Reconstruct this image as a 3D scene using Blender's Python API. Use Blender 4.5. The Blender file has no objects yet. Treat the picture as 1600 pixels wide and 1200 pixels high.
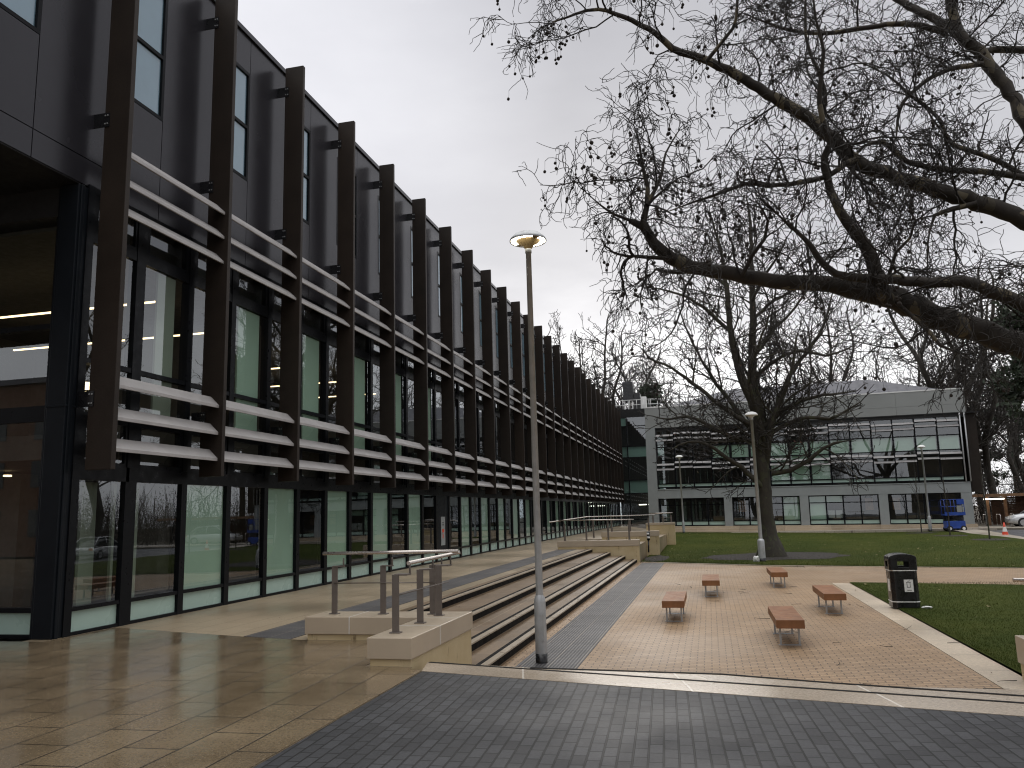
import bpy, bmesh, math, random
import numpy as np
from mathutils import Vector, Matrix
random.seed(7); RNG = np.random.default_rng(7)
R = math.radians
scn = bpy.context.scene
COL = scn.collection

# ------------------------------------------------------------------ camera
F_PX, YAW, PITCH, ROLL, EYE = 1243.0, R(-13.503), R(9.2363), R(-1.62), 1.6
def _axes():
    cy, sy = math.cos(YAW), math.sin(YAW)
    f = Vector((sy, cy, 0)); rt = Vector((cy, -sy, 0)); up = Vector((0, 0, 1))
    f2 = f*math.cos(PITCH)+up*math.sin(PITCH); u2 = up*math.cos(PITCH)-f*math.sin(PITCH)
    return rt*math.cos(ROLL)+u2*math.sin(ROLL), u2*math.cos(ROLL)-rt*math.sin(ROLL), f2
AX = _axes()
cam = bpy.data.cameras.new('camera'); cam_o = bpy.data.objects.new('camera', cam); COL.objects.link(cam_o)
cam.sensor_width = 36.0; cam.lens = 36.0*F_PX/1600.0; cam.clip_start = 0.05; cam.clip_end = 2000
M = Matrix.Identity(4)
for i in range(3):
    M[i][0] = AX[0][i]; M[i][1] = AX[1][i]; M[i][2] = -AX[2][i]
M[2][3] = EYE
cam_o.matrix_world = M
scn.camera = cam_o
def at(x, y, Y):
    """world point on the vertical plane at depth Y, given survey coordinates"""
    d = AX[2]*F_PX + AX[0]*(x-800) - AX[1]*(y-600)
    return Vector((0, 0, EYE)) + d*(Y/d[1])

# ------------------------------------------------------------------ materials
def new_mat(name):
    m = bpy.data.materials.new(name); m.use_nodes = True
    return m, m.node_tree.nodes, m.node_tree.links, m.node_tree.nodes['Principled BSDF']
def setp(b, col=None, rough=None, metal=None, spec=None):
    if col is not None: b.inputs['Base Color'].default_value = (*col, 1)
    if rough is not None: b.inputs['Roughness'].default_value = rough
    if metal is not None: b.inputs['Metallic'].default_value = metal
    if spec is not None: b.inputs['Specular IOR Level'].default_value = spec
def coords(n, l, scale=(1, 1, 1), rotz=0.0, kind='Object'):
    tc = n.new('ShaderNodeTexCoord'); mp = n.new('ShaderNodeMapping')
    mp.inputs['Scale'].default_value = scale; mp.inputs['Rotation'].default_value = (0, 0, rotz)
    l.new(tc.outputs[kind], mp.inputs['Vector']); return mp.outputs['Vector']
def noise(n, l, vec, scale, detail=4, rough=.55):
    t = n.new('ShaderNodeTexNoise'); t.inputs['Scale'].default_value = scale
    t.inputs['Detail'].default_value = detail; t.inputs['Roughness'].default_value = rough
    l.new(vec, t.inputs['Vector']); return t.outputs['Fac']
def ramp(n, l, fac, stops):
    r = n.new('ShaderNodeValToRGB'); e = r.color_ramp.elements
    while len(e) < len(stops): e.new(.5)
    for i, (p, c) in enumerate(stops):
        e[i].position = p; e[i].color = (*c, 1) if len(c) == 3 else c
    l.new(fac, r.inputs['Fac']); return r.outputs['Color']
def maprange(n, l, v, a, b, c, d):
    m = n.new('ShaderNodeMapRange'); m.inputs[1].default_value = a; m.inputs[2].default_value = b
    m.inputs[3].default_value = c; m.inputs[4].default_value = d; l.new(v, m.inputs[0]); return m.outputs[0]
def mixc(n, l, fac, a, b, mode='MIX'):
    m = n.new('ShaderNodeMix'); m.data_type = 'RGBA'; m.blend_type = mode
    for sock, v in ((m.inputs[0], fac), (m.inputs[6], a), (m.inputs[7], b)):
        if isinstance(v, (int, float)): sock.default_value = v
        elif isinstance(v, tuple): sock.default_value = (*v, 1)
        else: l.new(v, sock)
    return m.outputs[2]
def bump(n, l, b, h, strength=.3, dist=.01, prev=None):
    bp = n.new('ShaderNodeBump'); bp.inputs['Strength'].default_value = strength; bp.inputs['Distance'].default_value = dist
    l.new(h, bp.inputs['Height'])
    if prev is not None: l.new(prev, bp.inputs['Normal'])
    l.new(bp.outputs['Normal'], b.inputs['Normal']); return bp.outputs['Normal']
def plain(name, col, rough=.5, metal=0.0, var=.18, scale=3.0, spec=.5, bumpy=0.0, rvar=.1):
    m, n, l, b = new_mat(name); setp(b, col, rough, metal, spec)
    v = coords(n, l); f = noise(n, l, v, scale, 6, .6)
    lo = tuple(c*(1-var) for c in col); hi = tuple(min(1, c*(1+var)) for c in col)
    l.new(ramp(n, l, f, [(.3, lo), (.7, hi)]), b.inputs['Base Color'])
    f2 = noise(n, l, v, scale*2.7, 3)
    l.new(maprange(n, l, f2, .3, .7, max(.02, rough-rvar), min(1, rough+rvar)), b.inputs['Roughness'])
    if bumpy: bump(n, l, b, noise(n, l, v, scale*12, 4), bumpy, .01)
    return m
def emit(name, col, s):
    m, n, l, b = new_mat(name); setp(b, (.8, .8, .8), .4)
    b.inputs['Emission Color'].default_value = (*col, 1); b.inputs['Emission Strength'].default_value = s
    return m
def glass(name, tint=(.90, .95, .93), r0=.13, power=4.2, wob=.015, wscale=.8):
    m, n, l, b = new_mat(name); n.remove(b); out = n['Material Output']
    tr = n.new('ShaderNodeBsdfTransparent'); tr.inputs[0].default_value = (*tint, 1)
    gl = n.new('ShaderNodeBsdfGlossy'); gl.inputs['Roughness'].default_value = 0.0; gl.inputs['Color'].default_value = (.92, .96, 1.0, 1)
    v = coords(n, l); bp = n.new('ShaderNodeBump'); bp.inputs['Strength'].default_value = wob; bp.inputs['Distance'].default_value = .05
    l.new(noise(n, l, v, wscale, 1), bp.inputs['Height']); l.new(bp.outputs[0], gl.inputs['Normal'])
    lw = n.new('ShaderNodeLayerWeight'); lw.inputs['Blend'].default_value = .5
    pw = n.new('ShaderNodeMath'); pw.operation = 'POWER'; pw.inputs[1].default_value = power; l.new(lw.outputs['Facing'], pw.inputs[0])
    fac = maprange(n, l, pw.outputs[0], 0, 1, r0, 1)
    mx = n.new('ShaderNodeMixShader'); l.new(fac, mx.inputs[0]); l.new(tr.outputs[0], mx.inputs[1]); l.new(gl.outputs[0], mx.inputs[2])
    l.new(mx.outputs[0], out.inputs['Surface']); return m

def paving(name, w, h, c1, c2, mortar, msize, rot, off=.5, rough=(.12, .42), wet_scale=.5, bumpd=.006, speck=0.0, patch=(.7, 1.15), patch_scale=.35):
    m, n, l, b = new_mat(name); v = coords(n, l, rotz=rot)
    br = n.new('ShaderNodeTexBrick'); br.offset = off; br.inputs['Scale'].default_value = 1.0
    br.inputs['Brick Width'].default_value = w; br.inputs['Row Height'].default_value = h
    br.inputs['Mortar Size'].default_value = msize; br.inputs['Mortar Smooth'].default_value = .25; br.inputs['Bias'].default_value = 0
    br.inputs['Color1'].default_value = (*c1, 1); br.inputs['Color2'].default_value = (*c2, 1); br.inputs['Mortar'].default_value = (*mortar, 1)
    l.new(v, br.inputs['Vector'])
    big = noise(n, l, v, patch_scale, 5, .6); fine = noise(n, l, v, 38, 5, .8)
    c = mixc(n, l, 1.0, br.outputs['Color'], ramp(n, l, big, [(.3, (patch[0],)*3), (.72, (patch[1],)*3)]), 'MULTIPLY')
    c = mixc(n, l, 1.0, c, ramp(n, l, fine, [(.32, (.70,)*3), (.68, (1.28,)*3)]), 'MULTIPLY')
    if speck:
        vo = n.new('ShaderNodeTexVoronoi'); vo.inputs['Scale'].default_value = 30; l.new(v, vo.inputs['Vector'])
        s = maprange(n, l, vo.outputs['Distance'], .05, .17, speck, 0)
        c = mixc(n, l, s, c, (.5, .44, .34))
    l.new(c, b.inputs['Base Color'])
    wet = noise(n, l, v, wet_scale, 4, .55)
    rr = maprange(n, l, wet, .35, .65, rough[0], rough[1])
    l.new(rr, b.inputs['Roughness'])
    h1 = n.new('ShaderNodeMath'); h1.operation = 'SUBTRACT'; h1.inputs[0].default_value = 1.0; l.new(br.outputs['Fac'], h1.inputs[1])
    nb = bump(n, l, b, h1.outputs[0], .6, bumpd)
    bump(n, l, b, noise(n, l, v, 35, 4), .12, .006, nb)
    return m

MAT = {}
MAT['terrace'] = paving('terrace_stone', .9, .45, (.34, .268, .178), (.295, .23, .15), (.17, .13, .085), .008, R(90), rough=(.30, .55), wet_scale=.35, bumpd=.003, speck=.15, patch=(.72, 1.15))
MAT['wetstone'] = paving('wet_foreground_stone', .9, .45, (.190, .142, .086), (.158, .116, .069), (.045, .032, .02), .010, R(88), rough=(.10, .27), wet_scale=.9, bumpd=.004, speck=.45, patch=(.74, 1.2), patch_scale=.9)
MAT['blocks'] = paving('dark_block_paving', .20, .10, (.040, .041, .045), (.020, .0205, .023), (.003, .003, .003), .008, R(87), rough=(.50, .66), wet_scale=.8, bumpd=.012, patch=(.8, 1.2), patch_scale=.7)
MAT['pavers'] = paving('buff_paver', .21, .105, (.37, .25, .148), (.30, .20, .116), (.125, .084, .05), .009, 0, rough=(.42, .62), wet_scale=.4, bumpd=.008, patch=(.8, 1.12), patch_scale=.25)
MAT['edging'] = paving('pale_edging_stone', 1.2, 3.0, (.52, .43, .32), (.42, .34, .245), (.18, .14, .10), .008, R(90), off=0, rough=(.30, .5), wet_scale=.6, bumpd=.003, speck=.1)
MAT['kerb'] = paving('kerb_stone', 1.5, 5.0, (.40, .33, .25), (.33, .27, .20), (.60, .54, .46), .012, R(-13.3), off=0, rough=(.12, .32), wet_scale=.7, bumpd=.002, speck=.15, patch=(.8, 1.1), patch_scale=.6)
MAT['step'] = paving('step_stone', 1.15, 3.0, (.18, .122, .069), (.15, .10, .056), (.32, .25, .165), .006, R(90), off=0, rough=(.32, .55), wet_scale=.5, bumpd=.003, speck=.12, patch=(.75, 1.15), patch_scale=1.2)
MAT['walkway'] = paving('pavement_slab', .6, .6, (.42, .37, .30), (.37, .32, .26), (.2, .17, .14), .01, 0, off=0, rough=(.3, .55))
MAT['ashlar'] = plain('pale_ashlar_stone', (.42, .345, .255), .33, var=.07, scale=1.2, bumpy=.04, rvar=.06)
for k in ('blocks', 'pavers'): MAT[k].node_tree.nodes['Principled BSDF'].inputs['Specular IOR Level'].default_value = .3
MAT['palenose'] = plain('pale_nosing_stone', (.34, .28, .21), .35, var=.08, scale=2)

def corduroy():
    m, n, l, b = new_mat('corduroy_paving'); v = coords(n, l)
    w = n.new('ShaderNodeTexWave'); w.wave_type = 'BANDS'; w.bands_direction = 'X'; w.inputs['Scale'].default_value = 6.2; w.inputs['Distortion'].default_value = 0
    l.new(v, w.inputs['Vector'])
    br = n.new('ShaderNodeTexBrick'); br.offset = 0; br.inputs['Scale'].default_value = 1; br.inputs['Brick Width'].default_value = .4; br.inputs['Row Height'].default_value = .4
    br.inputs['Mortar Size'].default_value = .006; br.inputs['Color1'].default_value = (.105, .10, .10, 1); br.inputs['Color2'].default_value = (.08, .077, .078, 1); br.inputs['Mortar'].default_value = (.2, .17, .14, 1)
    l.new(v, br.inputs['Vector'])
    c = mixc(n, l, 1.0, br.outputs['Color'], ramp(n, l, w.outputs['Fac'], [(.2, (.45,)*3), (.5, (1.1,)*3)]), 'MULTIPLY')
    l.new(mixc(n, l, 1.0, c, ramp(n, l, noise(n, l, v, .8, 4), [(.3, (.75,)*3), (.7, (1.2,)*3)]), 'MULTIPLY'), b.inputs['Base Color'])
    setp(b, rough=.55, spec=.3); bump(n, l, b, w.outputs['Fac'], .5, .006); return m
MAT['corduroy'] = corduroy()

def stained_wall():
    m, n, l, b = new_mat('stained_yellow_block'); v = coords(n, l, (1, 1, .25))
    s = noise(n, l, v, 7, 6, .7); v2 = coords(n, l)
    base = ramp(n, l, noise(n, l, v2, 2.0, 4), [(.3, (.46, .355, .19)), (.7, (.55, .445, .27))])
    c = mixc(n, l, ramp(n, l, s, [(.60, (0, 0, 0)), (.70, (.85, .85, .85))]), base, (.12, .075, .03))
    l.new(c, b.inputs['Base Color']); setp(b, rough=.55); bump(n, l, b, noise(n, l, v2, 30), .15, .01); return m
MAT['stained'] = stained_wall()

def grass_mat(name, a, bcol, c):
    m, n, l, b = new_mat(name); v = coords(n, l)
    big = noise(n, l, v, .35, 5, .6); fine = noise(n, l, v, 9, 5, .7)
    col = mixc(n, l, ramp(n, l, big, [(.38, (0, 0, 0)), (.66, (1, 1, 1))]), a, bcol)
    col = mixc(n, l, maprange(n, l, fine, .45, .75, 0, .6), col, c)
    l.new(col, b.inputs['Base Color']); setp(b, rough=.9, spec=.05); bump(n, l, b, noise(n, l, v, 45, 4, .8), .6, .03); return m
MAT['grass'] = grass_mat('lawn_grass', (.032, .047, .009), (.056, .066, .014), (.085, .082, .024))
MAT['blade'] = grass_mat('grass_blade', (.028, .045, .007), (.054, .067, .012), (.082, .082, .022))
MAT['soil'] = plain('mulch_soil', (.022, .016, .012), .85, var=.5, scale=9, bumpy=.8)
MAT['earth'] = plain('woodland_floor', (.055, .043, .026), .9, var=.4, scale=.8, bumpy=.4)
MAT['asphalt'] = plain('asphalt', (.07, .07, .075), .45, var=.25, scale=1.2, bumpy=.2, rvar=.15)
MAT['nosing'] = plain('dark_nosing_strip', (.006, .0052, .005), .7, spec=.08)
MAT['frame'] = plain('dark_window_frame', (.0055, .0062, .0078), .36, .0, spec=.12, var=.15)
MAT['column'] = plain('blue_black_steel', (.0075, .0095, .0125), .42, .0, spec=.12, var=.2, scale=1.5)
MAT['cladding'] = plain('dark_grey_cladding', (.026, .025, .030), .25, .25, var=.1, scale=.6, rvar=.025)
MAT['joint'] = plain('black_joint', (.003, .003, .003), .8)
def fin_mat():
    m, n, l, b = new_mat('bronze_brown_metal'); v = coords(n, l)
    inf = n.new('ShaderNodeObjectInfo')
    f = noise(n, l, v, 1.3, 6, .65); g = noise(n, l, v, 40, 2, .7)
    c = ramp(n, l, f, [(.25, (.017, .0130, .0105)), (.75, (.031, .0238, .019))])
    c = mixc(n, l, 1.0, c, ramp(n, l, g, [(.3, (.82,)*3), (.75, (1.2,)*3)]), 'MULTIPLY')
    t = ramp(n, l, inf.outputs['Random'], [(0, (.78, .79, .80)), (1, (1.25, 1.18, 1.12))])
    l.new(mixc(n, l, 1.0, c, t, 'MULTIPLY'), b.inputs['Base Color']); setp(b, rough=.5, metal=.0, spec=.18); return m
MAT['fin'] = fin_mat()
MAT['louvre'] = plain('silver_louvre', (.37, .352, .342), .45, .15, var=.1, scale=2)
MAT['louvre_far'] = plain('dull_silver_louvre', (.34, .33, .325), .5, .1, var=.1, scale=2)
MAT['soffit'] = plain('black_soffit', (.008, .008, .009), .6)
MAT['pane'] = glass('window_glass')
MAT['pane_dark'] = glass('tinted_glass', tint=(.72, .80, .82), r0=.17)
MAT['frosted'] = plain('green_frosted_panel', (.34, .47, .37), .5, var=.07, scale=.8)
MAT['frosted_dim'] = plain('grey_green_blind', (.22, .25, .20), .6, var=.1, scale=.8)
MAT['base_frost'] = plain('pale_green_glass_band', (.37, .50, .44), .3, var=.07, scale=.8)
MAT['blind'] = plain('blue_grey_blind', (.33, .45, .54), .5, var=.05)
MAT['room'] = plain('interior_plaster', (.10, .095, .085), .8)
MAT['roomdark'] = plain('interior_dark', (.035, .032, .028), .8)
MAT['stainless'] = plain('brushed_stainless', (.15, .128, .112), .45, .5, var=.1, scale=6)
MAT['rail'] = plain('satin_handrail_tube', (.55, .50, .46), .25, .85, var=.08)
MAT['galv'] = plain('galvanised_steel', (.40, .41, .415), .45, .45, var=.15, scale=6)
MAT['black'] = plain('black_plastic', (.008, .008, .009), .3)
MAT['white'] = plain('white_paint', (.72, .72, .70), .45, var=.06)
MAT['bench'] = plain('wet_hardwood', (.235, .105, .046), .5, var=.22, scale=4, rvar=.08, spec=.3)
MAT['panel_grey'] = plain('light_grey_panel', (.25, .26, .252), .5, var=.06, scale=.5)
MAT['concrete'] = plain('grey_precast', (.26, .28, .28), .6, var=.1, scale=1.2)
MAT['roofmetal'] = plain('standing_seam_roof', (.085, .085, .097), .62, .0, var=.12, scale=.7)
MAT['lamp_on'] = emit('lit_lamp_ring', (1.0, .92, .74), 30)
MAT['bronze'] = plain('lamp_inner_cone', (.20, .145, .07), .4, .3)
MAT['tube'] = emit('fluorescent_tube', (1.0, .9, .72), 5)
MAT['tube_warm'] = emit('warm_strip_light', (1.0, .74, .42), 3.2)
MAT['blue'] = plain('blue_lift_paint', (.012, .055, .30), .4)
MAT['tyre'] = plain('tyre_rubber', (.015, .015, .016), .8)
MAT['car'] = plain('silver_car_paint', (.55, .56, .57), .2, .3, var=.03)
MAT['carglass'] = plain('car_window', (.015, .018, .02), .06)
MAT['orange'] = plain('orange_plastic', (.65, .07, .03), .45)
MAT['timber'] = plain('larch_timber', (.24, .13, .065), .65, var=.3, scale=4)
MAT['brick'] = plain('brown_timber_wall', (.11, .055, .032), .8, var=.3, scale=5)
MAT['deadleaf'] = plain('dead_leaf', (.085, .035, .022), .8, var=.5, scale=20)
MAT['paleleaf'] = plain('pale_fallen_leaf', (.22, .17, .08), .7, var=.4, scale=20)
MAT['needle'] = plain('pine_needles', (.022, .034, .016), .7, var=.5, scale=2)
MAT['brush'] = plain('brown_undergrowth', (.045, .030, .019), .85, var=.5, scale=2)
MAT['seed'] = plain('seed_ball', (.022, .016, .012), .9)
def bark(name, a, bcol, c, sc=6):
    m, n, l, b = new_mat(name); v = coords(n, l, (1, 1, .6))
    f = noise(n, l, v, sc, 6, .7); vo = n.new('ShaderNodeTexVoronoi'); vo.inputs['Scale'].default_value = sc*1.2
    wv = mixc(n, l, .25, v, n.new('ShaderNodeTexNoise').outputs['Color']); l.new(wv, vo.inputs['Vector'])
    col = ramp(n, l, f, [(.3, a), (.7, bcol)])
    col = mixc(n, l, ramp(n, l, vo.outputs['Color'], [(.72, (0, 0, 0)), (.79, (1, 1, 1))]), col, c)
    l.new(col, b.inputs['Base Color']); setp(b, rough=.8); bump(n, l, b, f, .5, .03); return m
MAT['planebark'] = bark('plane_bark', (.014, .010, .007), (.032, .024, .016), (.105, .085, .052), 9)
MAT['oakbark'] = bark('oak_bark', (.020, .017, .012), (.045, .038, .024), (.045, .046, .022), 9)
MAT['greybark'] = bark('grey_bark', (.026, .022, .017), (.048, .040, .031), (.04, .036, .027), 5)
MAT['twig'] = plain('dark_twig', (.016, .012, .009), .8, var=.3, scale=3)

# ------------------------------------------------------------------ mesh helpers
class MB:
    def __init__(s): s.v = []; s.f = []; s.mi = []; s.cur = 0; s.smooth = []
    def add(s, vs, fs, smooth=False):
        o = len(s.v); s.v += [tuple(p) for p in vs]
        for f in fs:
            s.f.append(tuple(i+o for i in f)); s.mi.append(s.cur); s.smooth.append(smooth)
        return s
    def box(s, x0, x1, y0, y1, z0, z1):
        v = [(x, y, z) for x in (x0, x1) for y in (y0, y1) for z in (z0, z1)]
        return s.add(v, [(0, 1, 3, 2), (4, 6, 7, 5), (0, 4, 5, 1), (2, 3, 7, 6), (0, 2, 6, 4), (1, 5, 7, 3)])
    def prism(s, poly, axis, a, b):
        """extrude a closed 2-D outline along an axis ('x','y','z')"""
        n = len(poly)
        def mk(p, t): return {'x': (t, p[0], p[1]), 'y': (p[0], t, p[1]), 'z': (p[0], p[1], t)}[axis]
        v = [mk(p, a) for p in poly]+[mk(p, b) for p in poly]
        return s.add(v, [tuple(range(n))[::-1], tuple(range(n, 2*n))]+[(i, (i+1) % n, n+(i+1) % n, n+i) for i in range(n)])
    def tube(s, pts, r, sides=8, caps=True):
        pts = [Vector(p) for p in pts]; n = len(pts); rr = r if isinstance(r, (list, tuple)) else [r]*n
        o = len(s.v); up = None
        for i, p in enumerate(pts):
            t = (pts[min(i+1, n-1)]-pts[max(i-1, 0)]).normalized()
            if up is None: up = Vector((0, 0, 1)) if abs(t.z) < .9 else Vector((1, 0, 0))
            a = t.cross(up).normalized(); b = a.cross(t)
            for k in range(sides):
                g = 2*math.pi*k/sides; s.v.append(tuple(p+(a*math.cos(g)+b*math.sin(g))*rr[i]))
        for i in range(n-1):
            for k in range(sides):
                k2 = (k+1) % sides; s.f.append((o+i*sides+k, o+i*sides+k2, o+(i+1)*sides+k2, o+(i+1)*sides+k)); s.mi.append(s.cur); s.smooth.append(True)
        if caps:
            for base in (o, o+(n-1)*sides):
                s.f.append(tuple(range(base, base+sides))); s.mi.append(s.cur); s.smooth.append(False)
        return s
    def lathe(s, prof, c=(0, 0, 0), sides=24):
        o = len(s.v); n = len(prof)
        for k in range(sides):
            g = 2*math.pi*k/sides
            for r, z in prof: s.v.append((c[0]+r*math.cos(g), c[1]+r*math.sin(g), c[2]+z))
        for k in range(sides):
            k2 = (k+1) % sides
            for i in range(n-1):
                s.f.append((o+k*n+i, o+k2*n+i, o+k2*n+i+1, o+k*n+i+1)); s.mi.append(s.cur); s.smooth.append(True)
        return s
    def mesh(s, name, mats):
        me = bpy.data.meshes.new(name); me.from_pydata(s.v, [], s.f)
        for m in (mats if isinstance(mats, (list, tuple)) else [mats]): me.materials.append(m)
        if any(s.mi): me.polygons.foreach_set('material_index', s.mi)
        me.polygons.foreach_set('use_smooth', s.smooth)
        bm = bmesh.new(); bm.from_mesh(me); bmesh.ops.recalc_face_normals(bm, faces=bm.faces); bm.to_mesh(me); bm.free()
        me.update(); return me
def tag(o, label=None, cat=None, group=None, kind=None):
    if label: o['label'] = label
    if cat: o['category'] = cat
    if group: o['group'] = group
    if kind: o['kind'] = kind
    return o
def link(name, me, parent=None, loc=(0, 0, 0)):
    o = bpy.data.objects.new(name, me); COL.objects.link(o); o.location = loc
    if parent: o.parent = parent
    return o
def obj(name, mb, mat, parent=None, loc=(0, 0, 0), bevel=0):
    mats = [MAT[k] for k in mat] if isinstance(mat, (list, tuple)) else MAT[mat]
    o = link(name, mb.mesh(name, mats), parent, loc)
    if bevel:
        b = o.modifiers.new('bevel', 'BEVEL'); b.width = bevel; b.segments = 2; b.limit_method = 'ANGLE'
    return o
def pieces(name, mb, mat, parent=None, origin=None):
    """one object per separate box, tube or turned piece in mb"""
    out = []; o = origin or (0, 0, 0)
    lab = list(range(len(mb.v)))
    def find(i):
        while lab[i] != i: lab[i] = lab[lab[i]]; i = lab[i]
        return i
    for f in mb.f:
        for i in f[1:]: lab[find(i)] = find(f[0])
    grp = {}
    for k, f in enumerate(mb.f): grp.setdefault(find(f[0]), []).append(k)
    for fs in grp.values():
        s = MB(); mp = {}
        for k in fs:
            for i in mb.f[k]:
                if i not in mp: mp[i] = len(s.v); p = mb.v[i]; s.v.append((p[0]-o[0], p[1]-o[1], p[2]-o[2]))
            s.f.append(tuple(mp[i] for i in mb.f[k])); s.mi.append(mb.mi[k]); s.smooth.append(mb.smooth[k])
        out.append(obj(name, s, mat, parent))
    return out
def root(name, label, cat, loc=(0, 0, 0), rz=0, group=None):
    o = bpy.data.objects.new(name, None); COL.objects.link(o); o.location = loc; o.rotation_euler = (0, 0, rz); o.empty_display_size = .2
    return tag(o, label, cat, group)
def dup(o, parent=None, loc=None):
    c = o.copy(); COL.objects.link(c)
    if parent is not None: c.parent = parent
    if loc is not None: c.location = loc
    for ch in list(o.children): dup(ch, c)
    return c
def struct(name, mb, mat, kind='structure'):
    return tag(obj(name, mb, mat), kind=kind)
def sheet(mb, pts, z0=None):
    """flat polygon, pts 3-D or 2-D with z0"""
    v = [(p[0], p[1], z0 if len(p) == 2 else p[2]) for p in pts]
    mb.add(v, [tuple(range(len(v)))]); return mb
# ------------------------------------------------------------------ the ground
PZ = -.6
def lerp(a, b, t): return a+(b-a)*t
def clamp(t): return max(0., min(1., t))
def smooth(t): t = clamp(t); return t*t*(3-2*t)
PLAZA_FAR = [(-3.02, 34.77), (2.0, 31.77), (9.63, 29.13), (40, 19.0)]
def pfar(X):
    for (a, ya), (b, yb) in zip(PLAZA_FAR, PLAZA_FAR[1:]):
        if X <= b: return lerp(ya, yb, (X-a)/(b-a))
    return PLAZA_FAR[-1][1]
def bfront(X): return 58.45-(X+3.9)*.1376                    # foot of the steps of the far building
def lawn_z(X, Y):
    t = smooth((Y-pfar(X)-3)/max(4., bfront(X)-pfar(X)-5))
    return lerp(PZ+.03, lerp(-.02, -.24, clamp((X+3)/12)), t)
def gz(X, Y): return lerp(PZ, -.16, smooth((Y-44)/12))

m = MB()
xs = np.linspace(-140, 220, 46); ys = np.linspace(-60, 320, 48)
g = [(x, y, (gz(x, y) if y < 200 else -.16)-.22) for x in xs for y in ys]
nY = len(ys)
m.add(g, [(i*nY+j, (i+1)*nY+j, (i+1)*nY+j+1, i*nY+j+1) for i in range(len(xs)-1) for j in range(nY-1)])
struct('ground', m, 'earth')

# terrace along the glass front, running out to the foreground
m = MB()
m.prism([(-45, -14), (-3.03, -14), (-3.03, 8.21), (-3.30, 8.28), (-3.40, 8.6), (-3.40, 10.66), (-5.0, 10.66), (-5.0, 34.66), (-3.10, 34.66), (-3.10, 38), (-3.2, 61), (-9.1, 85.4), (-9.6, 85.4), (-9.6, 9.7), (-45, 9.7)], 'z', -1.2, 0)
struct('terrace', m, 'terrace')
m = MB(); m.prism([(-45, -14), (-3.03, -14), (-3.03, 8.21), (-3.20, 8.255), (-3.20, 8.38), (-3.75, 8.38), (-3.75, 10.08), (-5.40, 10.08), (-6.4, 10.30), (-9.2, 11.1), (-9.2, 9.7), (-45, 9.7)], 'z', .001, .005)
struct('foreground_paving', m, 'wetstone')
m = MB(); m.prism([(-6.45, 10.34), (-5.62, 10.12), (-5.62, 34.4), (-6.45, 34.4)], 'z', .001, .006)
struct('tactile_paving', m, 'corduroy')

# dark block paving and the kerb rows at its far edge
def ky(X): return 8.21-(X+3.03)*.236
m = MB(); m.prism([(-3.026, -14), (34, -14), (34, ky(34)), (-3.026, ky(-3.026))], 'z', -1.2, -.004)
struct('block_paving', m, 'blocks')
m = MB(); m.prism([(-3.03, ky(-3.03)+.002), (34, ky(34)+.002), (34, ky(34)+.44), (-3.14, ky(-3.14)+.46)], 'z', -1.2, .0)
struct('kerb', m, 'kerb')
m = MB(); m.prism([(-3.10, ky(-3.1)+.475), (34, ky(34)+.455), (34, ky(34)+.98), (2.44, 7.73), (.97, 8.10), (.02, 8.40), (-1.94, 8.55), (-3.10, 8.76)], 'z', -1.2, -.012)
m.prism([(1.36, 8.03), (2.44, 7.75), (34, ky(34)+1.0), (34, ky(34)+1.6), (3.3, 8.02), (1.34, 8.06)], 'z', -1.2, -.026)
struct('kerb_step', m, 'kerb')
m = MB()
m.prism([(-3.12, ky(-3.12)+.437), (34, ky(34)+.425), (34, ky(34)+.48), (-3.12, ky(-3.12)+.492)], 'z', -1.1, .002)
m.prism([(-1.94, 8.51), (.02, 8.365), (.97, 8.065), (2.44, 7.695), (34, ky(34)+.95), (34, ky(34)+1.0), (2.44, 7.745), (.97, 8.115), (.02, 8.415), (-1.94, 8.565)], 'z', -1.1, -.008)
struct('kerb_nosing_shadow', m, 'nosing')  # dark strips paint the riser shadow together with the nosing strip

# lower plaza
m = MB(); m.prism([(-3.3, 7.0), (3.22, 6.2), (3.22, 30.8), (-3.02, 34.77), (-3.3, 34.77)], 'z', -1.4, PZ)
m.prism([(3.22, 24.62), (3.7, 24.60), (40, 15.0), (40, 19.0), (9.63, 29.13), (3.22, 31.35)], 'z', -1.4, PZ-.001)
struct('plaza', m, 'pavers')
m = MB(); m.prism([(-2.88, 8.6), (-1.97, 8.6), (-1.93, 34.0), (-2.88, 34.5)], 'z', PZ-.2, PZ+.005)
struct('tactile_strip', m, 'corduroy')
m = MB(); m.prism([(3.225, 6.2), (3.66, 6.2), (3.70, 24.45), (3.225, 24.6)], 'z', PZ-.3, PZ+.006)
for (a, ya), (b, yb) in zip(PLAZA_FAR, PLAZA_FAR[1:]):
    if a < -3: a, ya = -2.93, 34.72
    m.prism([(a, ya-.005), (b, yb-.005), (b, yb+.14), (a, ya+.14)], 'z', PZ-.3, PZ+.02)
struct('plaza_edging', m, 'edging')

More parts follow.
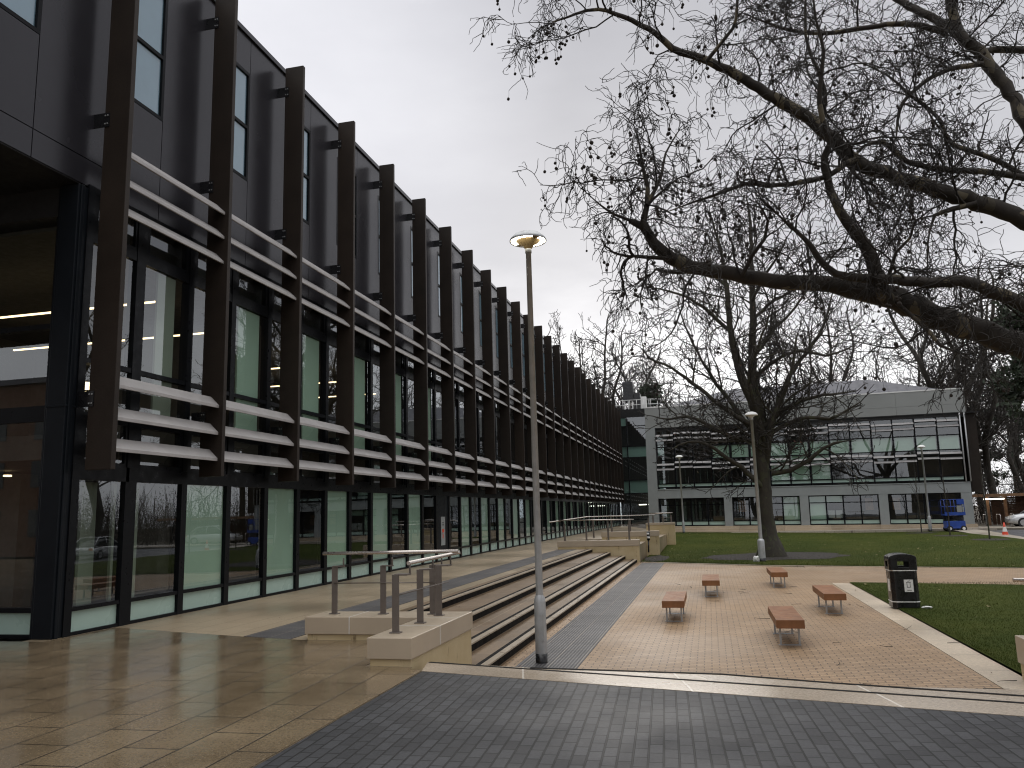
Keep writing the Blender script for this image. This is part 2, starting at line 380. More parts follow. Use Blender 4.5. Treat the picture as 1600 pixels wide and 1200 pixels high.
# lawns
def grid(mb, fn, x0, x1, nx, y0f, y1f, ny):
    v = []
    for i in range(nx+1):
        X = lerp(x0, x1, i/nx)
        for j in range(ny+1):
            Y = lerp(y0f(X), y1f(X), j/ny); v.append((X, Y, fn(X, Y)))
    mb.add(v, [(i*(ny+1)+j, (i+1)*(ny+1)+j, (i+1)*(ny+1)+j+1, i*(ny+1)+j+1) for i in range(nx) for j in range(ny)], True)
m = MB(); grid(m, lambda X, Y: lawn_z(X, Y), -2.95, 14.3, 34, lambda X: pfar(X)+.135, lambda X: bfront(X)-.02, 40)
grid(m, lambda X, Y: lawn_z(X, Y), 14.3, 16.2, 4, lambda X: pfar(X)+.135, lambda X: 54.0-(X-14.3)*14.0, 24)
grid(m, lambda X, Y: PZ+.03, 3.685, 40, 30, lambda X: 6.4-(X-3.6)*.2, lambda X: 24.57-(X-3.7)*.265, 20)
struct('lawn', m, 'grass')
# footpath and road beyond the lawn, on the right
def strip(mb, P, Q, z=0.0, n=24):
    v = []
    for i in range(n+1):
        t = i/n
        for A in (P, Q):
            X = lerp(A[0][0], A[1][0], t); Y = lerp(A[0][1], A[1][1], t); v.append((X, Y, gz(X, Y)+z))
    mb.add(v, [(2*i, 2*i+2, 2*i+3, 2*i+1) for i in range(n)])
m = MB(); strip(m, ((14.30, 54.2), (16.9, 18.0)), ((15.6, 56.2), (19.2, 18.0)), .03)
strip(m, ((15.6, 56.25), (60, 44)), ((16.2, 60.5), (60, 52)), .02)
struct('footpath', m, 'walkway')
m = MB(); strip(m, ((15.62, 56.0), (19.25, 18.0)), ((40, 50.0), (36, 12.0)), -.06, 30)
struct('road', m, 'asphalt')
m = MB(); m.prism([(-4.4, 57.6), (16.9, 54.7), (17.2, 60.8), (-4.4, 63)], 'z', -1.0, -.10)
struct('forecourt', m, 'walkway')

# ------------------------------------------------------------------ the broad steps
NOSE = [(-4.97, 0.0), (-4.20, -.15), (-3.58, -.30), (-3.10, -.45)]
st = root('stone_steps', 'broad flight of four wet stone steps with dark nosing strips beside the terrace', 'steps', (-4.0, 10.75, PZ))
def loc(mb, rt):
    o = rt.location; mb.v = [(x-o[0], y-o[1], z-o[2]) for x, y, z in mb.v]; return mb
Y0, Y1 = 10.72, 34.58
for i, (X, z) in enumerate(NOSE):
    m = MB(); back = -5.6 if i == 0 else NOSE[i-1][0]-.02
    m.box(back if i else X-.32, X, Y0, Y1, z-.149, z+(.003 if i == 0 else 0))
    obj('step', loc(m, st), 'step', st)
    m = MB(); m.box(X-.006, X+.004, Y0+.01, Y1-.01, z-.118, z-.018); obj('nosing_strip', loc(m, st), 'nosing', st)
    m = MB(); m.box(X-.165, X-.098, Y0+.01, Y1-.01, z-.01, z+.006); obj('tread_strip', loc(m, st), 'nosing', st)
    m = MB(); m.box(X-.097, X+.012, Y0+.01, Y1-.01, z-.017, z+.005); obj('nosing', loc(m, st), 'palenose', st)

# ------------------------------------------------------------------ near cheek wall and its handrail
cw = root('stone_cheek_wall', 'low pale stone cheek wall in an L shape at the near end of the steps', 'wall', (-3.5, 9.5, 0))
m = MB(); m.prism([(-5.39, 10.10), (-3.735, 10.10), (-3.735, 8.40), (-3.215, 8.40), (-3.215, 10.72), (-5.39, 10.72)], 'z', .075, .30)
o = obj('coping', loc(m, cw), 'ashlar', cw, bevel=.008)
m = MB(); m.prism([(-5.36, 10.13), (-3.705, 10.13), (-3.705, 8.43), (-3.235, 8.43), (-3.235, 10.70), (-5.36, 10.70)], 'z', -1.0, .07)
obj('wall', loc(m, cw), 'stained', cw)
m = MB()
for x in (-4.74,): m.box(x-.004, x+.004, 10.094, 10.10, .08, .298); m.box(x-.004, x+.004, 10.10, 10.72, .298, .3015)
m.box(-3.735, -3.21, 9.35, 9.358, .298, .3015); m.box(-3.215, -3.2115, 9.35, 9.358, .08, .298)
m.box(-3.735, -3.215, 10.10, 10.106, .298, .3015)
obj('joint', loc(m, cw), 'white', cw)

def handrail(name, label, at_loc, runs, posts, zt, mid, post=.04, group=None, ends=()):
    r = root(name, label, 'handrail', at_loc, group=group)
    m = MB()
    for run in runs: m.tube(run, .024, 10)
    obj('rail', loc(m, r), 'rail', r)
    m = MB()
    for run in mid: m.tube(run, .008, 6)
    obj('mid_rail', loc(m, r), 'stainless', r)
    for (x, y, zb, dx, dy) in posts:
        m = MB(); m.box(x-post, x+post, y-.014, y+.014, zb, zt-.13); m.box(x-post-.025, x+post+.025, y-.045, y+.045, zb, zb+.012)
        m.box(min(x, x+dx)-.012, max(x, x+dx)+.012, min(y, y+dy)-.012, max(y, y+dy)+.012, zt-.142, zt-.124)
        m.tube([(x+dx, y+dy, zt-.135), (x+dx, y+dy, zt-.02)], .012, 6)
        obj('post', loc(m, r), 'stainless', r, bevel=.003)
    return r
zt = 1.105
handrail('handrail', 'stainless steel handrail of two joined arms on the near cheek wall', (-3.5, 10.3, .3),
         [[(-5.28, 10.40, zt+.02), (-3.27, 10.42, zt+.02), (-3.25, 10.44, zt+.02), (-3.27, 10.43, zt+.015), (-3.43, 8.88, zt-.01)]] if False else
         [[(-5.28, 10.40, zt+.015), (-3.30, 10.40, zt+.015)], [(-3.42, 8.86, zt-.04), (-3.40, 10.40, zt-.02), (-3.28, 10.405, zt+.0)]],
         [(-5.11, 10.42, .30, .14, -.02), (-4.39, 10.42, .30, .14, -.02), (-3.68, 10.42, .30, .14, -.02),
          (-3.54, 8.76, .30, .13, .12), (-3.54, 9.56, .30, .13, .12), (-3.54, 10.27, .30, .13, .12)],
         zt-.03, [[(-5.11, 10.40, .715), (-3.55, 10.40, .715)], [(-3.52, 8.78, .715), (-3.48, 10.5, .715)]])

# far cheek walls of the ramp, with their rails
def ramp_wall(label, poly, ztop, band, jx=()):
    r = root('stone_cheek_wall', label, 'wall', (poly[0][0], poly[0][1], 0))
    m = MB(); m.prism(poly, 'z', ztop-band, ztop); obj('coping', loc(m, r), 'ashlar', r, bevel=.008)
    cx = sum(p[0] for p in poly)/len(poly); cy = sum(p[1] for p in poly)/len(poly)
    inn = [(p[0]-.02*np.sign(p[0]-cx), p[1]-.02*np.sign(p[1]-cy)) for p in poly]
    m = MB(); m.prism(inn, 'z', -1.0, ztop-band-.003); obj('wall', loc(m, r), 'stained', r)
    return r
ramp_wall('stained yellow block wall with stone coping closing the far end of the steps', [(-6.5, 34.62), (-2.98, 34.62), (-2.98, 35.15), (-6.5, 35.15)], .35, .25)
ramp_wall('middle ramp wall of stained yellow blocks behind the striped marker post', [(-5.2, 39.4), (-2.42, 39.4), (-2.42, 39.9), (-5.2, 39.9)], .58, .25)
ramp_wall('farthest ramp wall of stained yellow blocks at the lawn edge', [(-3.5, 45.6), (-1.90, 45.6), (-1.90, 46.2), (-3.5, 46.2)], .86, .12)
m = MB(); m.prism([(-6.5, 35.16), (-3.06, 35.16), (-3.06, 39.38), (-6.5, 39.38)], 'z', -1, .10); m.prism([(-6.5, 39.92), (-2.50, 39.92), (-2.4, 45.58), (-6.5, 45.58)], 'z', -1, .22)
struct('ramp', m, 'terrace')
handrail('handrail', 'long steel handrail on the wall at the far end of the steps', (-4.8, 34.85, .35),
         [[(-6.45, 34.85, 1.24), (-3.17, 34.85, 1.20)]], [(x, 34.9, .35, .0, -.07) for x in (-6.2, -5.25, -4.3, -3.4)], 1.22, [[(-6.2, 34.86, .86), (-3.4, 34.86, .84)]], group=None)
handrail('handrail', 'sloping steel handrail along the middle ramp wall', (-4.5, 39.6, .58),
         [[(-7.2, 36.5, 1.15), (-5.9, 39.6, 1.33), (-2.55, 39.6, 1.34)]], [(x, 39.65, .3, .0, -.07) for x in (-5.6, -4.7, -3.8, -2.9)], 1.33, [[(-5.6, 39.6, .9), (-2.9, 39.6, .9)]])
handrail('handrail', 'short steel handrail on the farthest ramp wall by the lawn', (-2.6, 45.8, .86),
         [[(-3.3, 45.85, 1.38), (-2.0, 45.85, 1.38)]], [(x, 45.9, .86, .0, -.07) for x in (-3.1, -2.55, -2.1)], 1.38, [[(-3.2, 45.85, 1.12), (-2.05, 45.85, 1.12)]])
# wall block at the right-hand edge of the plaza with a stub of rail
r = root('stone_cheek_wall', 'pale stone wall end rising beside the small lawn behind the bin', 'wall', (4.4, 11.3, PZ))
m = MB(); m.box(3.60, 5.6, 11.02, 11.50, -.40, -.075); obj('coping', loc(m, r), 'ashlar', r, bevel=.008)
m = MB(); m.box(3.62, 5.6, 11.05, 11.47, -1.2, -.403); obj('wall', loc(m, r), 'stained', r)
handrail('handrail', 'end of a steel handrail over the right-hand stone wall end', (4.4, 11.2, -.1), [[(3.52, 11.05, .635), (5.4, 11.05, .60)]],
         [(4.3, 11.2, -.08, .0, -.14), (5.2, 11.2, -.08, .0, -.14)], .62, [])

# ------------------------------------------------------------------ the long glass-fronted building
X0, XI, XF = -9.27, -9.08, -8.62
YC, YE = 9.9, 86.6
FY = [10.14+2.79*k for k in range(28)]
bld = root('glass_building', 'long dark clad building with bronze fins, silver louvres and a glass front', 'building', (X0, YC, 0))
def P(name, mb, mat, parent=None, bevel=0): return obj(name, loc(mb, bld), mat, bld if parent is None else parent, bevel=bevel)
ZC, ZP = 6.93, 12.25
# dark backing volume, soffit and rooms
m = MB(); m.box(-28, X0-.06, 1.0, YE, ZC+.02, ZP-.06); P('upper_storey', m, 'joint')
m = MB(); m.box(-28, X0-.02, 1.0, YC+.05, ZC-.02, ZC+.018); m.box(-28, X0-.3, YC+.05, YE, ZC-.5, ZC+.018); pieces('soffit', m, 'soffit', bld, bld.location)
m = MB(); m.box(-28, X0+.05, .96, YE+.04, ZP-.05, ZP+.06); P('parapet', m, 'cladding')
# cladding panels: joints at each window edge and at z 7.37
edges = [1.0, 3.4, 6.19] + [fy+1.62 for fy in [10.14-2.79]+FY if fy+1.62 < YE-.3] + [YE]
WIN = [(fy+.34, fy+1.62) for fy in [10.14-2.79]+FY[:-1]]
m = MB()
for a, b in zip(edges, edges[1:]):
    m.box(X0-.05, X0, a+.008, b-.008, ZC, 7.36)
    w = [t for t in WIN if abs(t[1]-b) < .02]
    if w:
        wa = w[0][0]
        m.box(X0-.05, X0, a+.008, wa, 7.376, ZP-.06)
        m.box(X0-.05, X0, wa, b-.008, 7.376, 8.86); m.box(X0-.05, X0, wa, b-.008, 11.38, ZP-.06)
    else: m.box(X0-.05, X0, a+.008, b-.008, 7.376, ZP-.06)
m.box(-28, X0-.05, 1.0-.04, 1.0, ZC, ZP-.06)
P('cladding', m, 'cladding')
def quad_x(mb, x, y0, y1, z0, z1): return mb.add([(x, y0, z0), (x, y1, z0), (x, y1, z1), (x, y0, z1)], [(0, 1, 2, 3)])
def quad_y(mb, y, x0, x1, z0, z1): return mb.add([(x0, y, z0), (x1, y, z0), (x1, y, z1), (x0, y, z1)], [(0, 1, 2, 3)])
# upper windows
def upper_window():
    m = MB(); a, b, z0, z1 = 0, 1.28, 8.87, 11.37; t = .065
    m.box(-.055, .005, a, a+t, z0, z1); m.box(-.055, .005, b-t, b, z0, z1)
    m.box(-.055, .005, a+t, b-t, z0, z0+t); m.box(-.055, .005, a+t, b-t, z1-t, z1); m.box(-.055, .005, a+t, b-t, 10.06, 10.13)
    f = obj('window', m, 'frame', bld)
    m = MB(); quad_x(m, -.03, a+t, b-t, z0+t, z1-t); obj('pane', m, 'pane_dark', f)
    m = MB(); m.box(-.058, -.045, a+t, b-t, z0+t, z1-t); obj('blind', m, 'blind', f)
    return f
w0 = upper_window()
for i, (a, b) in enumerate(WIN):
    (w0 if i == 0 else dup(w0, bld)).location = (0, a-YC, 0)
# fins with brackets
m = MB(); m.box(XI-X0, XF-X0, 0, .10, 2.42, 12.17)
fin0 = obj('fin', m, 'fin', bld, bevel=.006)
for z in (3.40, 7.95, 11.45):
    m = MB(); m.box(.0, XI-X0+.10, -.016, -.001, z-.02, z+.22); m.cur = 1
    for dx in (-.06, -.015):
        for dz in (.03, .17): m.tube([(XI-X0+.09+dx, -.016, z+dz), (XI-X0+.09+dx, -.03, z+dz)], .012, 6)
    obj('bracket', m, ['black', 'galv'], fin0)
def blades(zs, L, mb=None):
    mb = mb or MB()
    for z in zs: mb.prism([(.395, z+.20), (.57, z+.03), (.57, z-.02), (.535, z-.02), (.375, z+.185)], 'y', .102, L)
    return mb
LOW, HIGH = (2.72, 3.20, 3.70), (6.48, 6.97, 7.46)
blade = blades((0.0,), 2.788).mesh('louvre', [MAT['louvre']])
rest = MB()
FINS = [fin0 if k == 0 else dup(fin0, bld) for k in range(len(FY))]
for k, fy in enumerate(FY):
    f = FINS[k]; f.location = (0, fy-YC, 0)
    if k == len(FY)-1: continue
    if k < 16:
        for z in LOW+HIGH: link('louvre', blade, f, (0, 0, z))
    else:
        one = blades(LOW+HIGH, 2.788); rest.add([(x, y+fy-YC, z) for x, y, z in one.v], one.f)
tag(obj('louvres', rest, 'louvre', bld), kind='stuff')
# corner column
m = MB(); m.box(-9.60, -9.262, YC-.01, YC+.26, 0, ZC-.03); m.box(-9.66, -9.60, YC+.02, YC+.2, 0, ZC-.03); m.box(-9.262, -9.235, YC+.03, YC+.1, 0, ZC-.03)
m.box(-9.62, -9.25, YC-.02, YC+.27, 3.36, 3.40)
P('corner_column', m, 'column', bevel=.01)
# curtain wall modules
MOD = 1.3955; MY = [10.16]+[11.36+MOD*i for i in range(54)]
def ground_module(kind, L, w=.075):
    m = MB()
    m.box(-.14, .03, -w, w, 0, 2.3); m.box(-.12, .02, w, L-.06, .0, .05); m.box(-.12, .022, w, L-.06, .35, .41); m.box(-.14, .034, -w, L-.06, 2.29, 2.52)
    f = obj('shopfront_window', m, 'frame', bld)
    m = MB(); m.box(-.06, -.03, w, L-.06, .05, .35); obj('base_panel', m, 'base_frost', f)
    if kind == 'door':
        m = MB(); m.box(-.05, .0, w, L-.06, .41, 2.29); obj('door', m, 'column', f)
        m = MB(); m.box(.001, .006, .50, .95, .55, 1.55); m.cur = 1; m.box(.006, .009, .62, .83, 1.0, 1.12); m.box(.006, .009, .66, .74, .8, .95); m.cur = 2; m.box(.006, .009, .60, .85, 1.25, 1.28); m.box(.006, .009, .60, .82, 1.33, 1.35); m.cur = 0
        obj('notice', m, ['concrete', 'orange', 'black'], f)
    else:
        m = MB(); quad_x(m, -.02, w, L-.06, .41, 2.29); obj('pane', m, 'pane', f)
        if kind == 'frosted':
            m = MB(); m.box(-.10, -.05, w, L-.06, .41, 2.29); obj('frosted_panel', m, 'frosted', f)
        elif kind == 'half':
            m = MB(); m.box(-.5, -.45, .68, 1.0, .2, 2.29); obj('blind', m, 'frosted_dim', f)
        elif kind == 'half2':
            m = MB(); m.box(-.5, -.45, .18, .80, .2, 2.29); obj('blind', m, 'frosted_dim', f)
    return f
def upper_module(kind, L, w=.075):
    m = MB(); e = L-.06; v = .10
    m.box(-.14, .03, -w, w, 2.521, 6.96)
    for z0, z1 in ((4.10, 4.18), (6.05, 6.22), (6.86, 6.96), (3.26, 3.34)): m.box(-.12, .02, w, e, z0, z1)
    for a, b in ((2.521, 3.26), (6.22, 6.86)):
        m.box(-.10, .012, w, w+v, a, b); m.box(-.10, .012, e-v, e, a, b); m.box(-.10, .012, w+v, e-v, a, a+v*.6); m.box(-.10, .012, w+v, e-v, b-v*.6, b)
    f = obj('curtain_window', m, 'frame', bld)
    m = MB()
    for a, b in ((3.34, 4.10), (4.18, 6.05)): quad_x(m, -.02, w, e, a, b)
    obj('pane', m, 'pane', f)
    for a, b in ((2.521, 3.26), (6.22, 6.86)):
        m = MB(); quad_x(m, -.015, w+v, e-v, a+v*.6, b-v*.6); obj('vent_pane', m, 'pane', f)
    if kind:
        m = MB(); m.box(-.10, -.06, *((.30, 1.10) if kind == 'frosted' else (.55, 1.03)), 3.35, 6.04); obj('frosted_panel', m, 'frosted' if kind == 'frosted' else 'frosted_dim', f)
    return f
protos = {}
for i, y in enumerate(MY[:-1]):
    L = MY[i+1]-y
    kind = 'half' if i == 0 else 'half2' if i == 1 else 'door' if i == 12 else 'frosted' if i % 2 == 0 else 'clear'
    key = (kind, i == 0)
    if key not in protos: o = protos[key] = ground_module(kind, L, .13 if i == 1 else .075)
    else: o = dup(protos[key], bld)
    o.location = (0, y-YC, 0)
    kind = None if i % 2 == 0 else ('blind' if i == 1 else 'frosted'); key = ('u', kind, i == 0)
    if key not in protos: o = protos[key] = upper_module(kind, L, .11 if i == 1 else .075)
    else: o = dup(protos[key], bld)
    o.location = (0, y-YC, 0)
yl = MY[-1]
m = MB(); m.box(X0-.15, X0+.03, yl-.07, YE, 0, ZC-.02); P('end_pier', m, 'column')
# recessed corner facade, facing the foreground
m = MB(); y = YC+.12
xs_ = [-9.66, -11.1, -12.55, -14.0, -16.8, -19.6, -22.4]
for x in xs_: m.box(x-.05, x+.02, y-.05, y+.1, 0, ZC-.03)
for z0, z1 in ((0, .05), (.36, .43), (3.18, 3.42), (4.62, 4.70), (6.7, 6.9)): m.box(-22.4, -9.66, y-.04, y+.08, z0, z1)
P('corner_window_frame', m, 'frame')
m = MB(); m.box(-22.4, -9.68, y+.02, y+.05, .05, .36); P('base_panel', m, 'base_frost')
m = MB(); quad_y(m, y+.0, -22.4, -9.68, .43, 3.18); quad_y(m, y, -22.4, -9.68, 3.42, 4.62); quad_y(m, y, -22.4, -9.68, 4.70, 6.70); pieces('corner_pane', m, 'pane', bld, bld.location)
# interior
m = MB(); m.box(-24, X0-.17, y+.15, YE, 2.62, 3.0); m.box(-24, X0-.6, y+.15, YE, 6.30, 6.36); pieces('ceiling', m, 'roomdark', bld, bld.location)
m = MB(); m.box(-17.2, -17.0, y+.2, YE, 0, 6.9)
for yy in (17.0, 27.5, 44, 62, 80): m.box(-17, X0-.9, yy, yy+.15, 0, 6.9)
pieces('interior_wall', m, 'room', bld, bld.location)
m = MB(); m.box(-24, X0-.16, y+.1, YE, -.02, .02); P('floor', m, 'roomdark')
m = MB(); m.box(-9.86, -9.62, 12.9, 13.1, .02, 2.6); m.box(-11.6, -10.6, 14.5, 14.6, .02, 2.6); m.box(-13.2, -12.6, 12.5, 12.9, .02, 2.6); pieces('interior_column', m, 'room', bld, bld.location)
m = MB()
for yy in (12.4, 14.9): m.box(-15.5, -9.75, yy, yy+.035, 5.66, 5.69)
for yy in (20.3, 23.1, 25.9, 31.5): m.box(-14.5, -11.2, yy, yy+.05, 5.9, 5.93)
pieces('strip_light', m, 'tube_warm', bld, bld.location)
m = MB()
for (x, yy) in ((-10.9, 12.2), (-11.7, 13.6), (-10.3, 14.4), (-12.4, 12.0), (-10.2, 12.9), (-10.9, 16.1)): m.lathe([(0, 0), (.07, 0), (.07, .03), (0, .03)], (x, yy, 2.52), 12)
for k in range(3):
    m.lathe([(.30-.07*k, 0), (.33-.07*k, 0), (.33-.07*k, .03), (.30-.07*k, .03), (.30-.07*k, 0)], (-10.75, 11.8, 3.98+.05*k), 28)
for (x, yy) in ((-10.6, 33.0), (-11, 36.0), (-10.4, 56.0), (-10.6, 58.2), (-10.5, 60.0)): m.box(x, x+.5, yy, yy+.12, 2.4, 2.44)
pieces('ceiling_light', m, 'tube_warm', bld, bld.location)
# ------------------------------------------------------------------ the two-storey building across the lawn
BL = Vector((-3.9, 60.0, .12)); BANG = math.atan2(57.2-60.0, 16.45+3.9)
bb = root('office_building', 'pale grey two storey office building with ribbon windows behind the lawn', 'building', tuple(BL))
bb.rotation_euler = (0, .012, BANG)
def B(name, mb, mat, parent=None, bevel=0): return obj(name, mb, mat, parent or bb, bevel=bevel)
S1 = 20.68
m = MB()
for a, b in ((-.45, .98), (.99, 4.9), (4.91, 8.8), (8.81, 12.7), (12.71, 16.6), (16.61, 19.35), (19.36, S1)):
    m.box(a, b, 0, .12, 7.46, 8.0); m.box(a, b, 0, .12, 8.01, 8.98)
m.box(S1-.12, S1, .121, 9.0, 7.46, 8.98); m.box(-.45, -.33, .121, 9.0, 7.46, 8.98)
B('fascia', m, 'panel_grey')
m = MB(); m.box(-.47, S1+.02, -.02, .16, 8.985, 9.06); B('coping', m, 'white')
m = MB(); m.box(-.44, S1-.01, .12, 9.0, 7.2, 8.9); m.box(-.3, S1+.75, .02, 2.2, 7.40, 7.455); B('soffit', m, 'soffit')
m = MB()
m.box(-.45, .26, -.02, .5, -1.0, 7.455)
B('pier', m, 'concrete')
m = MB(); m.box(.262, S1-.15, .0, .45, 2.25, 2.86); m.box(.262, S1-.15, -.03, .5, 2.87, 2.93); B('floor_band', m, 'concrete')
c0 = None
for s, w in ((4.98, .54), (10.08, .56), (15.06, .56), (19.92, .62)):
    m = MB(); m.box(s, s+w, .01, .5, -.9, 2.247); B('column', m, 'concrete')
m = MB(); m.box(.27, S1, 3.2, 3.4, -.5, 7.2); m.box(.27, S1, .52, 3.2, 2.3, 2.8); m.box(.27, S1, .9, 3.2, 7.15, 7.2)
for s in (5.2, 9.3, 13.3, 17.0): m.box(s, s+.1, .7, 3.2, 2.9, 7.1)
pieces('interior_wall', m, 'roomdark', bb)
# first-floor ribbon: sixteen bays
NB = 15; BW = (20.25-.27)/NB
def ribbon(frost_hi, frost_lo):
    m = MB(); w = .045
    m.box(-w, w, .18, .36, 2.94, 7.4)
    for z in (3.06, 3.32, 4.62, 5.05, 6.02): m.box(w, BW-w, .2, .33, z-.035, z+.035)
    m.box(w, BW-w, .2, .33, 4.38, 4.84) if False else None
    f = obj('ribbon_window', m, 'frame', bb)
    m = MB(); quad_y(m, .26, w, BW-w, 3.355, 4.585); quad_y(m, .26, w, BW-w, 5.085, 5.985); quad_y(m, .26, w, BW-w, 6.055, 7.2); quad_y(m, .26, w, BW-w, 4.655, 5.015); obj('pane', m, 'pane', f)
    m = MB(); m.box(w, BW-w, .27, .30, 3.095, 3.285); obj('base_panel', m, 'base_frost', f)
    if frost_hi: m = MB(); m.box(w+.05, BW-w-.05, .34, .37, 5.05, 6.0); obj('frosted_panel', m, 'frosted', f)
    if frost_lo: m = MB(); m.box(w+.05, BW-w-.05, .34, .37, 3.33, 5.05); obj('frosted_panel', m, 'frosted', f)
    return f
pr = {}
for i in range(NB):
    hi, lo = i >= 3, 6 <= i <= 8
    o = pr.get((hi, lo))
    if o is None: o = pr[(hi, lo)] = ribbon(hi, lo)
    else: o = dup(o, bb)
    o.location = (.27+i*BW, 0, 0)
m = MB(); m.prism([(-.22, -.07), (-.19, -.07), (-.03, .07), (-.06, .07)], 'x', .03, BW-.03); lb = m.mesh('louvre', [MAT['louvre_far']])
for i in range(NB):
    for z in (4.45, 4.80, 6.60, 6.95): link('louvre', lb, bb, (.27+i*BW, .12, z+(-.07, .07, .02, -.10)[i % 4]))
m = MB()
for s in (20.28, 20.55): m.tube([(s, -.1, 2.95), (s, -.1, 7.4)], .045, 8)
pieces('louvre_post', m, 'galv', bb)
m = MB(); m.box(20.70, 21.28, .40, .50, 2.3, 7.38); m.box(20.70, 21.28, 2.2, 2.3, 2.3, 7.38); m.box(20.70, 21.28, 4.2, 4.3, 2.3, 7.38); pieces('fin', m, 'fin', bb)
m = MB(); m.box(S1-.05, S1, .3, 9, 2.3, 7.4); B('end_wall', m, 'fin')
# ground-floor windows between the columns
def gwin(s0, s1, kinds):
    n = len(kinds); w = (s1-s0)/n
    for i, k in enumerate(kinds):
        a, b = s0+i*w, s0+(i+1)*w; m = MB(); t = .045
        m.box(a, a+t, .3, .42, .25, 2.24); m.box(b-t, b, .3, .42, .25, 2.24)
        for z0, z1 in ((.25, .32), (.56, .62), (1.72, 1.78), (2.18, 2.24)): m.box(a+t, b-t, .31, .41, z0, z1)
        f = B('ground_window', m, 'frame')
        m = MB(); m.box(a+t, b-t, .345, .37, .32, .56); obj('base_panel', m, 'base_frost', f)
        m = MB(); quad_y(m, .36, a+t, b-t, .62, 1.72); quad_y(m, .36, a+t, b-t, 1.78, 2.18); obj('pane', m, 'pane', f)
        if k == 'f': m = MB(); m.box(a+t, b-t, .40, .43, .62, 2.18); obj('frosted_panel', m, 'frosted', f)
        if k == 'h': m = MB(); m.box(a+t, b-t, .40, .43, 1.78, 2.18); obj('frosted_panel', m, 'frosted', f); m = MB(); m.box(a+t+.06, a+t+.46, .40, .43, .70, 1.22); m.box(b-t-.46, b-t-.06, .40, .43, .70, 1.22); pieces('notice', m, 'panel_grey', f)
        if k == 'b': m = MB(); m.box(a+.3, b-.3, 1.2, 1.24, 1.2, 2.0); obj('timber_board', m, 'timber', f)  # timber-coloured board set behind the glass
gwin(.28, 4.96, 'cccc'); gwin(5.54, 10.06, 'bccf'); gwin(10.66, 15.04, 'fhcb'); gwin(15.64, 19.9, 'bccc')
m = MB(); m.box(.26, S1, -.12, .3, -1.0, .245); m.box(.26, 16.0, -.55, -.121, -1, .08); m.box(-.4, 14.0, -1.0, -.551, -1, -.06); m.box(-.4, 12.0, -1.5, -1.001, -1, -.20)
pieces('plinth_step', m, 'edging', bb)
# roof
m = MB()
e = [(.6, 1.4, 9.10), (20.0, 1.4, 9.10), (20.0, 9.6, 9.10), (.6, 9.6, 9.10), (5.0, 5.5, 10.72), (15.2, 5.5, 10.80)]
m.add(e+[(x, y, z-.14) for x, y, z in e[:4]], [(0, 1, 5, 4), (1, 2, 5), (2, 3, 4, 5), (3, 0, 4), (0, 6, 7, 1), (1, 7, 8, 2), (2, 8, 9, 3), (3, 9, 6, 0), (6, 9, 8, 7)])
B('roof', m, 'roofmetal')
m = MB()
for s in np.arange(.8, 20, .6):
    if 5 <= s <= 15.2: y1, z1 = 5.48, lerp(10.72, 10.80, (s-5)/10.2)
    elif s < 5: t = (s-.6)/4.4; y1, z1 = lerp(1.4, 5.5, t), lerp(9.1, 10.72, t)
    else: t = (20-s)/4.8; y1, z1 = lerp(1.4, 5.5, t), lerp(9.1, 10.8, t)
    m.add([(s-.02, 1.4, 9.135), (s+.02, 1.4, 9.135), (s+.02, y1, z1+.035), (s-.02, y1, z1+.035)], [(0, 1, 2, 3)])
pieces('roof_seam', m, 'roofmetal', bb)
m = MB()
for s in np.arange(-.3, 4.0, 1.0): m.tube([(s, 1.0, 9.0), (s, 1.0, 9.75)], .03, 6)
m.tube([(-.3, 1.0, 9.72), (4.0, 1.0, 9.72)], .025, 6); m.tube([(-.3, 1.0, 9.4), (4.0, 1.0, 9.4)], .02, 6)
B('roof_rail', m, 'galv')

# glazed link behind, with rooftop plant
lk = root('glazed_link', 'glass link block between the long dark building and the pale office', 'building', (-6, 86.8, 0))
def K(name, mb, mat): return obj(name, loc(mb, lk), mat, lk)
m = MB(); m.box(-9.5, 4, 86.7, 95, 11.55, 12.45); K('roof', m, 'joint')
m = MB()
for x in (-9.0, -8.15, -5.0, -2.0): m.box(x-.05, x+.05, 86.6, 86.8, 0, 11.55)
for z in (.6, 3.35, 4.75, 7.2, 8.4, 10.6): m.box(-9.5, 2, 86.62, 86.78, z-.04, z+.04)
K('frame', m, 'frame')
m = MB(); m.box(-9.5, 2, 86.82, 86.86, 3.4, 4.7); m.box(-9.5, 2, 86.82, 86.86, 7.25, 8.35); m.box(-9.5, -8.2, 86.82, 86.86, 10.65, 11.5); pieces('frosted_panel', m, 'frosted', lk, lk.location)
m = MB(); quad_y(m, 86.7, -9.5, 2, 0, 11.55); K('pane', m, 'pane_dark')
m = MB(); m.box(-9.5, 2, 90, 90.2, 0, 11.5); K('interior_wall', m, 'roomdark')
m = MB(); m.box(-7.4, -6.6, 88.5, 88.6, 2.1, 2.2); m.box(-6.4, -5.7, 88.5, 88.6, 2.1, 2.2); m.box(-6.2, -5.6, 88.5, 88.52, 2.5, 2.9); pieces('ceiling_light', m, 'tube', lk, lk.location)
m = MB()
for x in np.arange(-9.2, 0, .75): m.tube([(x, 87.0, 12.45), (x, 87.0, 13.5)], .03, 6)
for z in (12.95, 13.48): m.tube([(-9.3, 87.0, z), (0, 87.0, z)], .03, 6)
K('roof_rail', m, 'white')
pu = root('rooftop_plant', 'dark louvred cooling unit on white legs on the link roof', 'plant unit', (-7.9, 88, 12.45))
m = MB(); m.box(-8.42, -7.33, 87.5, 89, 13.48, 15.62); o = obj('casing', loc(m, pu), 'cladding', pu, bevel=.03)
m = MB()
for k in range(12): m.box(-8.36, -7.39, 87.46, 87.5, 13.6+k*.16, 13.70+k*.16)
obj('grille', loc(m, pu), 'black', pu)
